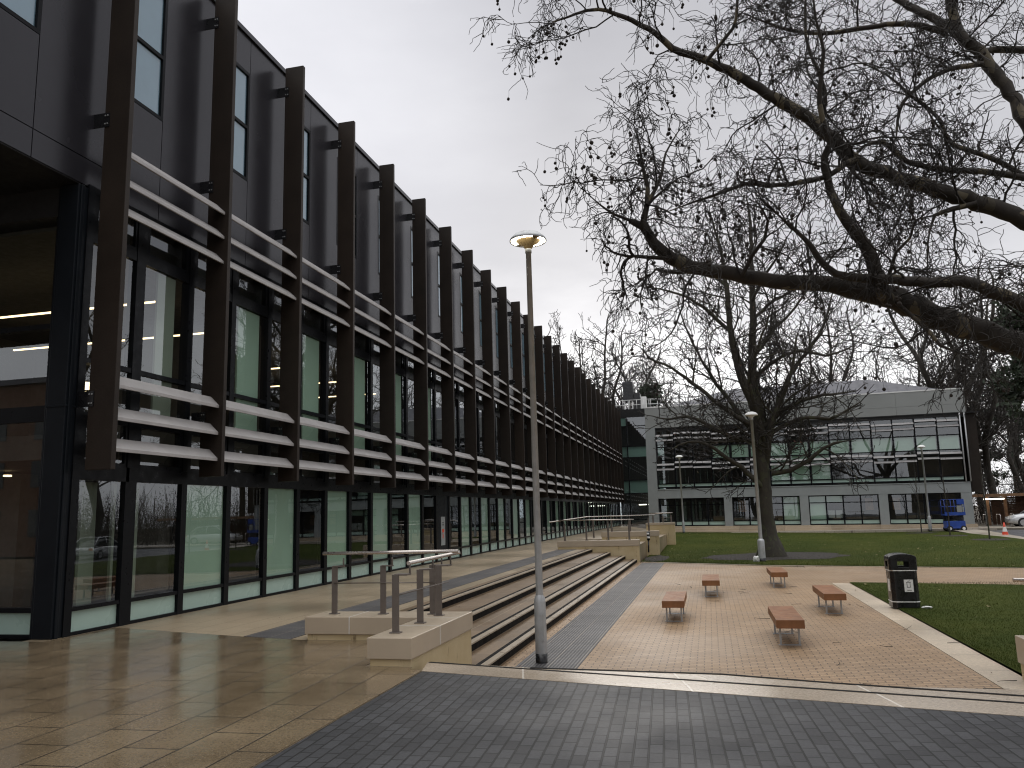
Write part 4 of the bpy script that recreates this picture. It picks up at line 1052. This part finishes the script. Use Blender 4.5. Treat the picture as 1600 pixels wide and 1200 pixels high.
    for li, (pts, rads) in enumerate(limbs):
        low = li in (0, 3)
        for i in range(len(pts)-1):
            seg = (pts[i+1]-pts[i]).length
            r = rads[i]
            if pts[i].x > 8.6: continue
            dens = (2.7 if r > .1 else 3.8 if r > .03 else 7)*(.3 if pts[i].x > 5.2 else .78 if pts[i].x > 1.6 else 1.0)
            if low and r > .06: dens *= .45
            if rnd.random() < seg*dens:
                tan = pts[i+1]-pts[i]
                L = rnd.uniform(.5, 1.5) if r > .02 else rnd.uniform(.3, .8)
                d = side_dir(tan, (0, 0, .22))+tan.normalized()*.45
                shoot(pts[i], d, L, min(r*.5, rnd.uniform(.010, .018)), 1, .10)
        if rads[-1] < .03:
            for _ in range(3): shoot(pts[-1], (pts[-1]-pts[-2]).normalized()+rdir()*.5, rnd.uniform(.4, .9), max(.006, rads[-1]), 1, .2)
    tw = [([tuple(Vector(p)-o) for p in pts], rad) for pts, rad in tw]
    link('crown', tubes_mesh('crown', tw, 'twig'), tr)
    m = MB(); m.lathe([(0, -1), (.5, -.87), (.87, -.5), (1, 0), (.87, .5), (.5, .87), (0, 1)], sides=8); sb = m.mesh('seed_ball', [MAT['seed']])
    balls.sort(key=lambda b: ((b[0].x/max(b[0].y, .1) < .36), b[1]/max(1, b[0].y)), reverse=True)
    for e, r in balls[:100]:
        b = link('seed_ball', sb, tr, tuple(e-o)); b.scale = (r, r, r)
    m = MB()
    for e, r in balls[100:]:
        m.lathe([(0, -r), (.6*r, -.8*r), (r, 0), (.6*r, .8*r), (0, r)], tuple(e-o), 6)
    if balls[100:]: tag(obj('seed_balls', m, 'seed', tr), kind='stuff')
    return tr
PT = plane_tree()

# --- generic bare tree
def bare_tree(name, label, base, spec, mats=('oakbark', 'twig'), group=None, leaves=None):
    """spec: dict(stems=[(points, radii)], lev1=(density, Lmin, Lmax), ...) in world coordinates"""
    tr = root(name, label, 'tree', tuple(base), group=group); o = Vector(base); tw = []; lv = []
    stems = [resample(p, r, spec.get('step', .4)) for p, r in spec['stems']]
    stems = [([q+rdir()*r*(.16 if r > .12 else spec.get('jit', .18)) for q, r in zip(p, rr)], rr) for p, rr in stems]
    mains = []
    def shoot(p, d, L, r, lev):
        n, wig = spec['n'][lev-1], spec['wig'][lev-1]
        pts, rad = grow(mains if r > max(.03, spec["rmin"]*1.8) else tw, p, d, L, r, max(spec['rmin'], r*.3), n, wig, spec['trop'][lev-1])
        if lev == spec['levels']:
            if leaves and rnd.random() < leaves: lv.append(Vector(pts[-1]))
            return
        for _ in range(max(1, int(L*spec['dens'][lev]))):
            i = rnd.randint(1, n-2); q = Vector(pts[i]).lerp(Vector(pts[i+1]), rnd.random()); tan = (Vector(pts[i+1])-Vector(pts[i])).normalized()
            shoot(q, side_dir(tan, spec['bias'][lev])+tan*spec['fwd'][lev], L*rnd.uniform(*spec['frac'][lev]), max(spec['rmin'], rad[i]*.55), lev+1)
    for pts, rads in stems:
        H = pts[-1].z-base[2]
        for i in range(1, len(pts)-1):
            if pts[i].z-base[2] < spec['clear'] or rads[i] > spec.get('rmax', 9): continue
            seg = (pts[i+1]-pts[i]).length; tan = (pts[i+1]-pts[i]).normalized()
            k = seg*spec['dens'][0]; k = int(k)+(rnd.random() < k-int(k))
            for _ in range(k):
                f = rads[i]/rads[0]; L = lerp(spec['L'][0], spec['L'][1], rnd.random())*(.35+.65*min(1, f*1.6))
                shoot(pts[i], side_dir(tan, spec['bias'][0])+tan*spec['fwd'][0], L, min(rads[i]*.55, L*.016+.004), 1)
        shoot(pts[-1], pts[-1]-pts[-2], spec['L'][0]*.6, rads[-1], 1)
    rel = lambda L: [([tuple(Vector(p)-o) for p in pts], rad) for pts, rad in L]
    link('trunk', tubes_mesh('trunk', rel(stems+mains), mats[0]), tr)
    link('crown', tubes_mesh('crown', rel(tw), mats[1]), tr)
    if lv:
        V, F_ = leaf_cloud([p-o for p in lv], .05, 2, .12); link('dead_leaves', raw_mesh('dead_leaves', V, F_, 'deadleaf', False), tr)
    return tr
def leaf_cloud(cs, size, k, spread):
    cs = np.repeat(np.array([tuple(c) for c in cs]), k, 0); n = len(cs)
    c = cs+RNG.normal(0, spread, (n, 3)); a = RNG.normal(size=(n, 3)); a /= np.linalg.norm(a, axis=1, keepdims=True)
    b = np.cross(a, RNG.normal(size=(n, 3))); b /= np.linalg.norm(b, axis=1, keepdims=True)
    s = size*RNG.uniform(.6, 1.4, (n, 1))
    V = np.stack([c-a*s, c+b*s*.5, c+a*s, c-b*s*.5], 1).reshape(-1, 3); return V, np.arange(4*n).reshape(n, 4)

# --- oak on the lawn
def pxl(px, dep, wid, sc): 
    n = len(px); return ([at(x, y, lerp(dep[0], dep[1], i/(n-1))) for i, (x, y) in enumerate(px)], [w*sc*.5*(.86 if w > 21 else .78) for w in wid])
OB = (2.49, 36.9, lawn_z(2.49, 36.9)-.02); sc = 37.5/1243
S = [pxl([(1206, 905), (1205, 872), (1203, 850), (1200, 820), (1196, 780), (1191, 730), (1187, 680), (1184, 640)], (36.9, 36.9), (64, 54, 37, 26, 22, 21.1, 21.1, 21.1), sc),
     pxl([(1184, 650), (1178, 600), (1176, 550), (1176, 500), (1175, 450), (1174, 400), (1172, 350), (1168, 315)], (36.9, 37.3), (22, 17, 15, 13, 11, 9, 6, 3), sc),
     pxl([(1182, 645), (1163, 600), (1150, 560), (1142, 520), (1138, 480), (1134, 440), (1128, 400), (1115, 350)], (36.8, 36.0), (19, 16, 14, 12, 11, 9, 6, 3), sc),
     pxl([(1194, 705), (1205, 660), (1222, 610), (1245, 570), (1272, 535), (1290, 500), (1300, 460)], (36.9, 37.8), (13, 11, 9, 8, 7, 5, 2.5), sc),
     pxl([(1196, 745), (1200, 700), (1210, 650), (1230, 600), (1240, 560), (1246, 520)], (37, 35.6), (12, 11, 9, 7, 5, 2.5), sc),
     pxl([(1186, 670), (1160, 655), (1125, 632), (1085, 600), (1050, 575), (1015, 560), (1003, 545)], (36.8, 36.0), (12, 10, 8, 7, 5, 4, 2), sc),
     pxl([(1187, 690), (1150, 685), (1115, 668), (1075, 650), (1045, 655), (1020, 650)], (36.8, 37.6), (10, 8, 7, 6, 4, 2), sc),
     pxl([(1192, 760), (1165, 735), (1135, 715), (1105, 695), (1075, 690), (1050, 702)], (36.8, 36.1), (11, 9, 7, 6, 4, 2), sc),
     pxl([(1190, 700), (1178, 680), (1150, 640), (1120, 600), (1095, 560), (1075, 520), (1060, 480)], (36.9, 38.0), (11, 10, 9, 7, 5, 4, 2), sc),
     pxl([(1205, 740), (1235, 735), (1265, 720), (1285, 700), (1305, 692), (1318, 690)], (36.9, 36.2), (11, 9, 8, 6, 5, 2.5), sc),
     pxl([(1190, 670), (1225, 640), (1265, 622), (1300, 616), (1335, 612)], (36.9, 37.4), (11, 9, 7, 5, 2), sc),
     pxl([(1177, 560), (1205, 520), (1235, 490), (1260, 455), (1268, 430)], (36.9, 37.5), (8, 7, 5, 4, 2), sc),
     pxl([(1142, 520), (1110, 490), (1075, 465), (1045, 455), (1020, 450)], (36.6, 36.0), (8, 7, 5, 4, 2), sc),
     pxl([(1175, 470), (1195, 430), (1215, 400), (1230, 370)], (37, 36.2), (7, 6, 4, 2), sc),
     pxl([(1192, 690), (1225, 665), (1260, 652), (1295, 655), (1325, 640), (1345, 628)], (36.9, 35.8), (9, 8, 7, 6, 4, 2), sc),
     pxl([(1180, 590), (1215, 560), (1250, 548), (1290, 555), (1325, 545), (1345, 530)], (36.9, 36.6), (8, 7, 6, 5, 3, 2), sc),
     pxl([(1176, 500), (1210, 470), (1245, 450), (1280, 415), (1300, 400)], (37, 37.8), (7, 6, 5, 3, 2), sc),
     pxl([(1136, 450), (1105, 420), (1075, 405), (1045, 385)], (36.3, 36.8), (6, 5, 4, 2), sc),
     pxl([(1193, 690), (1180, 640), (1170, 590), (1185, 540), (1200, 500)], (36.7, 34.2), (10, 8, 7, 5, 3), sc),
     pxl([(1191, 700), (1195, 660), (1180, 610), (1160, 570), (1150, 540)], (37, 39.8), (10, 8, 7, 5, 3), sc)]
OAK = dict(stems=S, clear=2.3, rmax=.25, step=.32, jit=.5, dens=(1.9, 3.2, 4.2), L=(1.3, 2.9), n=(8, 6, 4), wig=(.30, .38, .42), trop=((0, 0, .03), (0, 0, .04), (0, 0, .06)), levels=3, rmin=.0125, bias=((0, 0, .12), (0, 0, .1), (0, 0, .2)), fwd=(.55, .8, .9), frac=(None, (.3, .55), (.35, .6)))
bare_tree('oak_tree', 'leafless oak with a thick trunk and spreading twiggy crown on the lawn', OB, OAK, ('oakbark', 'twig'), leaves=.022)
m = MB()
def mulch(cx, cy, rx, ry, n=28, rings=6, up=.02):
    jit = [rnd.uniform(.86, 1.1) for _ in range(n)]; v = []
    for k in range(rings+1):
        for i in range(n):
            a = 2*math.pi*i/n; f = k/rings; x, y = cx+rx*f*jit[i]*math.cos(a), cy+ry*f*jit[i]*math.sin(a)
            v.append((x, y, lawn_z(x, y)+(.006 if k == rings else up)))
    m.add(v, [(k*n+i, k*n+(i+1) % n, (k+1)*n+(i+1) % n, (k+1)*n+i) for k in range(rings) for i in range(n)], True)
mulch(OB[0], OB[1], 3.0, 2.3)
for (x, y) in ((12.29, 53.0), (12.78, 49.0), (13.51, 45.0)): mulch(x, y, .9, .8, 16, 3)
mulch(-2.42, 36.9, .55, 2.2, 20, 5)
struct('mulch', m, 'soil', 'stuff')

# saplings
SAP = dict(clear=1.3, step=.3, dens=(4.0, 3.0), L=(.6, 1.0), n=(6, 4), wig=(.15, .25), trop=((0, 0, .10), (0, 0, .1)), levels=2, rmin=.006, bias=((0, 0, .5), (0, 0, .3)), fwd=(.9, .9), frac=(None, (.4, .6)))
for lab, x, y, h in (('slim staked sapling at the back of the lawn left of the lamp near the lift', 12.29, 53.0, 3.9), ('slim sapling on the lawn in front of the blue lift', 12.78, 49.0, 3.9), ('slim sapling at the lawn corner by the traffic cone', 13.51, 45.0, 3.9)):
    z = lawn_z(x, y); sp = dict(SAP); sp['stems'] = [([Vector((x, y, z-.05)), Vector((x+.02, y, z+h*.35)), Vector((x-.03, y, z+h*.7)), Vector((x, y, z+h))], [.042, .034, .022, .008])]
    bare_tree('sapling', lab, (x, y, z), sp, group='saplings along the lawn edge')

# background trees
def bg(name, label, x, y, h, r, stems, spread, seed, clear=5, mats=('greybark', 'twig'), tw=1.0, group=None, leaves=None):
    rnd.seed(seed); st = []
    for k in range(stems):
        a = 2*math.pi*(k+rnd.random()*.6)/stems; e = Vector((math.cos(a)*spread, math.sin(a)*spread, 0)) if stems > 1 else Vector((rnd.uniform(-.6, .6), rnd.uniform(-.6, .6), 0))
        hh = h*rnd.uniform(.85, 1.0); pts = [Vector((x, y, -.5))]
        for j in range(1, 7):
            t = j/6; pts.append(Vector((x, y, -.5))+e*(t**1.3)+Vector((rnd.gauss(0, .026*h), rnd.gauss(0, .026*h), hh*t))*1.0)
        st.append((pts, [r*lerp(1, .16, (j/6)**.8)/(1 if stems == 1 else 1.25) for j in range(7)]))
    sp = dict(stems=st, clear=clear, step=1.0, dens=(1.5*tw, 1.35*tw, 1.9*tw), L=(h*.13, h*.27), n=(7, 5, 4), wig=(.28, .32, .36), trop=((0, 0, .04), (0, 0, .05), (0, 0, .05)), levels=3, rmin=.030 if y > 95 else .018 if y > 70 else .012, bias=((0, 0, .25), (0, 0, .2), (0, 0, .2)), fwd=(.5, .75, .8), frac=(None, (.34, .6), (.35, .6)))
    return bare_tree(name, label, (x, y, -.5), sp, mats, group, leaves)
def gx(px, Y): return at(px, 700, Y).x
G = 'bare trees behind the buildings'
bg('bare_tree', 'tall bare tree with three upright stems above the far end of the fins', gx(940, 104), 104, 27, .60, 3, 3.0, 3, 9, tw=1.0, group=G)
bg('bare_tree', 'bare tree whose top just clears the bronze fins left of the three-stemmed tree', gx(868, 112), 112, 29, .5, 2, 3.0, 5, 14, tw=.9, group=G)
bg('bare_tree', 'spreading bare tree right behind the rooftop plant', gx(985, 106), 106, 23, .6, 3, 4.2, 8, 8, tw=1.1, group=G)
bg('bare_tree', 'bare tree with a straight stem beside the rooftop cooling unit', gx(1006, 116), 116, 25.5, .5, 1, 0, 12, 8, tw=1.4, group=G)
bg('bare_tree', 'dense brown twiggy tree above the ridge of the pale office', gx(1312, 78), 78, 20.5, .45, 3, 2.0, 21, 7, tw=1.15, group=G, leaves=.05)
bg('bare_tree', 'bare tree half hidden behind the oak crown', gx(1245, 88), 88, 21, .42, 2, 2.8, 24, 6, tw=1.0, group=G)
bg('bare_tree', 'big many-stemmed bare tree rising over the right end of the pale office', gx(1490, 76), 76, 22, .62, 5, 4.6, 31, 5, tw=1.05, group=G)
bg('bare_tree', 'straight-trunked bare tree right of the brown fins', gx(1556, 78), 78, 23, .40, 1, 0, 35, 4, tw=1.3, group=G)
bg('bare_tree', 'leaning bare tree between the brown fins and the shelter', gx(1527, 84), 84, 21, .36, 2, 3.4, 38, 4, tw=1.1, group=G)
bg('bare_tree', 'bare tree behind the shelter at the right edge', gx(1590, 90), 90, 22, .42, 2, 3.0, 41, 4, tw=1.1, group=G)
bg('bare_tree', 'bare tree just past the pale office, its twigs behind the plane limb', gx(1438, 92), 92, 21, .38, 3, 3.4, 44, 5, tw=1.0, group=G)
# trees beyond the road on the right, mirrored in the glass front
bg('bare_tree', 'added bare tree behind the viewpoint, put in to darken the recessed corner glass', -14, -18, 15, .45, 3, 3.2, 61, 3, tw=.8, group='bare trees beyond the road')  # unseen tree, added for a darker reflection in the corner glass
bg('bare_tree', 'broad bare tree beyond the road, mirrored in the first glass bays', 20.5, 40.5, 17, .5, 3, 3.2, 51, 3.5, tw=1.0, group='bare trees beyond the road')
bg('bare_tree', 'tall bare tree beyond the road, mirrored beside the corner column', 27, 52, 20, .5, 2, 2.5, 54, 4, tw=.8, group='bare trees beyond the road')
bg('bare_tree', 'bare tree farther right beyond the road, mirrored in the middle bays', 29, 33, 18, .5, 3, 3.0, 57, 4, tw=.7, group='bare trees beyond the road')

# conifers: trunk with whorls of needle clumps
def conifer(label, x, y, h, z0, rad, seed, lean=0):
    rnd.seed(seed); tr = root('pine_tree', label, 'tree', (x, y, -.4), group='dark pines behind the buildings'); br, cl = [], []
    for k in range(int(h*2.0)):
        z = rnd.uniform(z0, h*.97); t = (z-z0)/(h-z0); L = rad*(1-.65*t)*rnd.uniform(.55, 1.1); a = rnd.uniform(0, 2*math.pi)
        p, _ = grow(br, (0, 0, z), (math.cos(a), math.sin(a), rnd.uniform(-.1, .35)), L, .05, .015, 6, .16, (0, 0, .03))
        for q in p[2:]:
            for _ in range(3): cl.append(Vector(q)+rdir()*.35+Vector((0, 0, .1)))
    link('trunk', tubes_mesh('trunk', [([(0, 0, -.3), (.1, 0, h*.4), (-.1, .1, h*.75), (0, 0, h)], [.32, .24, .15, .03])]+br, 'oakbark'), tr)
    V, F_ = leaf_cloud(cl, .22, 12, .24); link('crown', raw_mesh('crown', V, F_, 'needle', False), tr); return tr
conifer('dark pine with drooping green boughs at the right edge above the shelter', gx(1618, 68), 68, 17.5, 6, 3.9, 5)
conifer('small dark pine showing behind the rooftop plant and pale office', gx(1019, 96), 96, 16.8, 7, 2.6, 9)
conifer('broad dark pine behind the big many-stemmed tree', gx(1580, 100), 100, 16, 3, 4.5, 15)

# undergrowth behind the shelter and at the back of the site
cl = []
rnd.seed(77)
for k in range(1500):
    x = rnd.uniform(14, 75); y = rnd.uniform(72, 92); cl.append(Vector((x, y, rnd.uniform(-.2, 1)*rnd.uniform(.6, 5.2))))
for k in range(500):
    x = rnd.uniform(-30, 16); y = rnd.uniform(100, 112); cl.append(Vector((x, y, rnd.uniform(0, 4))))
for k in range(900):
    x = rnd.uniform(26, 46); y = rnd.uniform(-2, 70); cl.append(Vector((x, y, rnd.uniform(-.3, 1)*rnd.uniform(.6, 4.5))))
V, F_ = leaf_cloud(cl, .075, 44, .6); o_ = link('undergrowth', raw_mesh('undergrowth', V, F_, 'brush', False)); tag(o_, kind='stuff')
tw = []
for k in range(900):
    x, y = (rnd.uniform(14, 60), rnd.uniform(71, 90)) if k < 620 else (rnd.uniform(25, 40), rnd.uniform(5, 68))
    grow(tw, (x, y, -.4), (rnd.gauss(0, .35), rnd.gauss(0, .3), 1), rnd.uniform(2, 6.5), .035, .012, 6, .16, (0, 0, .04))
tag(link('thicket', tubes_mesh('thicket', tw, 'twig')), kind='stuff')

# ------------------------------------------------------------------ grass blades and litter
def blades_mesh(n, fx, z, hmin, hmax):
    P_ = fx(n); n = len(P_); a = RNG.uniform(0, 2*np.pi, n); h = RNG.uniform(hmin, hmax, n); w = .0035
    base = np.c_[P_, np.array([z(x, y) for x, y in P_])-.004]
    dx = np.c_[np.cos(a)*w, np.sin(a)*w, np.zeros(n)]; tip = base+np.c_[RNG.normal(0, .018, n), RNG.normal(0, .018, n), h]
    V = np.stack([base-dx, base+dx, tip], 1).reshape(-1, 3); return V, np.arange(3*n).reshape(n, 3)
def near_lawn(n):
    y = 9+(RNG.random(n)**1.6)*15.3; x = 3.70+(RNG.random(n)**1.3)*6; return np.c_[x, y]
def far_lawn(n):
    x = RNG.uniform(-2.9, 14, n); t = RNG.random(n)**2; y = np.array([lerp(pfar(a)+.15, bfront(a)-.2, b) for a, b in zip(x, t)]); return np.c_[x, y]
V1, F1 = blades_mesh(90000, near_lawn, lambda x, y: PZ+.03, .015, .04); V2, F2 = blades_mesh(40000, far_lawn, lawn_z, .03, .08)
tag(link('grass', raw_mesh('grass', np.concatenate([V1, V2]), np.concatenate([F1, F2+len(V1)]), 'blade', False)), kind='stuff')
def flat_leaves(P_, size, name, mat):
    n = len(P_); a = RNG.uniform(0, 2*np.pi, n); s = size*RNG.uniform(.5, 1.5, n); V = []
    for k, (x, y, z) in enumerate(P_):
        ca, sa = math.cos(a[k])*s[k], math.sin(a[k])*s[k]; t = RNG.normal(0, .3, 4)*s[k]
        V += [(x-ca, y-sa, z+abs(t[0])), (x+sa*.55, y-ca*.55, z+.004), (x+ca, y+sa, z+abs(t[1])), (x-sa*.55, y+ca*.55, z+.006)]
    tag(link(name, raw_mesh(name, np.array(V), np.arange(4*n).reshape(n, 4), mat, False)), kind='stuff')
rnd.seed(3)
pl = []
for _ in range(300):
    x = rnd.uniform(-2.8, 13); y = lerp(pfar(x)+.3, bfront(x)-.3, rnd.random()); pl.append((x, y, lawn_z(x, y)+.03))
for _ in range(40): pl.append((rnd.uniform(3.8, 9), rnd.uniform(10, 24), PZ+.06))
flat_leaves(pl, .04, 'pale_leaves', 'paleleaf')
dl = [(rnd.uniform(-1.8, 3.6), rnd.uniform(9.5, 31), PZ+.012) for _ in range(70)]+[(-3.02+abs(rnd.gauss(0, .10)), rnd.uniform(11, 34), PZ+.01) for _ in range(170)]+[(rnd.uniform(-8, -5), rnd.uniform(10, 30), .012) for _ in range(14)]
for X, z in NOSE[1:]: dl += [(X-.55-abs(rnd.gauss(0, .04)), rnd.uniform(11, 34), z+.01) for _ in range(16)]
flat_leaves(dl, .022, 'dark_leaves', 'deadleaf')
tw = []
for _ in range(34):
    p = (rnd.uniform(-1.5, 3.6), rnd.uniform(9.5, 26), PZ+.014) if _ < 40 else (0, 0, 0)
    a = rnd.uniform(0, 6.28); grow(tw, p, (math.cos(a), math.sin(a), 0), rnd.uniform(.12, .4), .005, .0025, 5, .35, (0, 0, 0))
tw = [([(x, y, p[0][2]+abs(z-p[0][2])*.2) for x, y, z in p], r) for p, r in tw]
tag(link('fallen_twigs', tubes_mesh('fallen_twigs', tw, 'twig')), kind='stuff')

# ------------------------------------------------------------------ overcast sky and a soft low sun
w = bpy.data.worlds.new('World'); scn.world = w; w.use_nodes = True; n, l = w.node_tree.nodes, w.node_tree.links
bgd = n['Background']; SUN_EL, SUN_AZ = R(20), R(-7)
sky = n.new('ShaderNodeTexSky'); sky.sky_type = 'NISHITA'; sky.sun_disc = False; sky.sun_elevation = SUN_EL; sky.sun_rotation = SUN_AZ; sky.dust_density = 3
tc = n.new('ShaderNodeTexCoord'); sx = n.new('ShaderNodeSeparateXYZ'); l.new(tc.outputs['Generated'], sx.inputs[0])
mp = n.new('ShaderNodeMapping'); mp.inputs['Scale'].default_value = (1.0, 1.0, 2.6); l.new(tc.outputs['Generated'], mp.inputs['Vector'])
f1 = noise(n, l, mp.outputs[0], 1.6, 6, .55); f2 = noise(n, l, mp.outputs[0], 4.5, 6, .6)
def mth(op, a, b):
    q = n.new('ShaderNodeMath'); q.operation = op
    for s_, v_ in ((q.inputs[0], a), (q.inputs[1], b)):
        if isinstance(v_, (int, float)): s_.default_value = v_
        else: l.new(v_, s_)
    return q.outputs[0]
hgt = mth('ADD', sx.outputs['Z'], mth('MULTIPLY', mth('SUBTRACT', f2, .5), .16))
cloud = ramp(n, l, hgt, [(0.0, (.95, .95, .96)), (.185, (1.10, 1.10, 1.12)), (.235, (.74, .74, .775)), (.31, (.565, .567, .605)), (.58, (.54, .542, .578)), (.74, (1.5, 1.5, 1.52)), (1.0, (2.4, 2.4, 2.4))])
cloud = mixc(n, l, 1.0, cloud, ramp(n, l, f1, [(.30, (.86, .86, .875)), (.70, (1.13, 1.13, 1.12))]), 'MULTIPLY')
hs = n.new('ShaderNodeHueSaturation'); hs.inputs['Saturation'].default_value = .35; l.new(sky.outputs[0], hs.inputs['Color'])
sk = mixc(n, l, 1.0, hs.outputs[0], (.0025, .0025, .0025), 'MULTIPLY')
vd = n.new('ShaderNodeVectorMath'); vd.operation = 'DOT_PRODUCT'; l.new(tc.outputs['Generated'], vd.inputs[0]); vd.inputs[1].default_value = Vector((-.56, .70, .55)).normalized()
cloud = mixc(n, l, 1.0, cloud, ramp(n, l, vd.outputs['Value'], [(.90, (1, 1, 1)), (1.0, (1.5, 1.5, 1.5))]), 'MULTIPLY')
l.new(mixc(n, l, 1.0, cloud, sk, 'ADD'), bgd.inputs['Color']); bgd.inputs['Strength'].default_value = 1.0
sun = bpy.data.lights.new('sun', 'SUN'); sun.energy = .5; sun.angle = R(25); sun.color = (1, .95, .88)
so = bpy.data.objects.new('sun', sun); COL.objects.link(so)
sd = Vector((math.sin(SUN_AZ)*math.cos(SUN_EL), math.cos(SUN_AZ)*math.cos(SUN_EL), math.sin(SUN_EL)))
so.rotation_euler = (-sd).to_track_quat('-Z', 'Y').to_euler()
vs = scn.view_settings; vs.view_transform = 'Standard'; vs.look = 'None'; vs.exposure = 0; vs.gamma = 1; vs.use_curve_mapping = False
scn.render.engine = 'CYCLES'; cy = scn.cycles; cy.max_bounces = 8; cy.transparent_max_bounces = 16; cy.glossy_bounces = 4; cy.diffuse_bounces = 3; cy.caustics_reflective = False; cy.caustics_refractive = False
cy.filter_width = 1.15; cy.use_denoising = True; cy.sample_clamp_indirect = 4.0
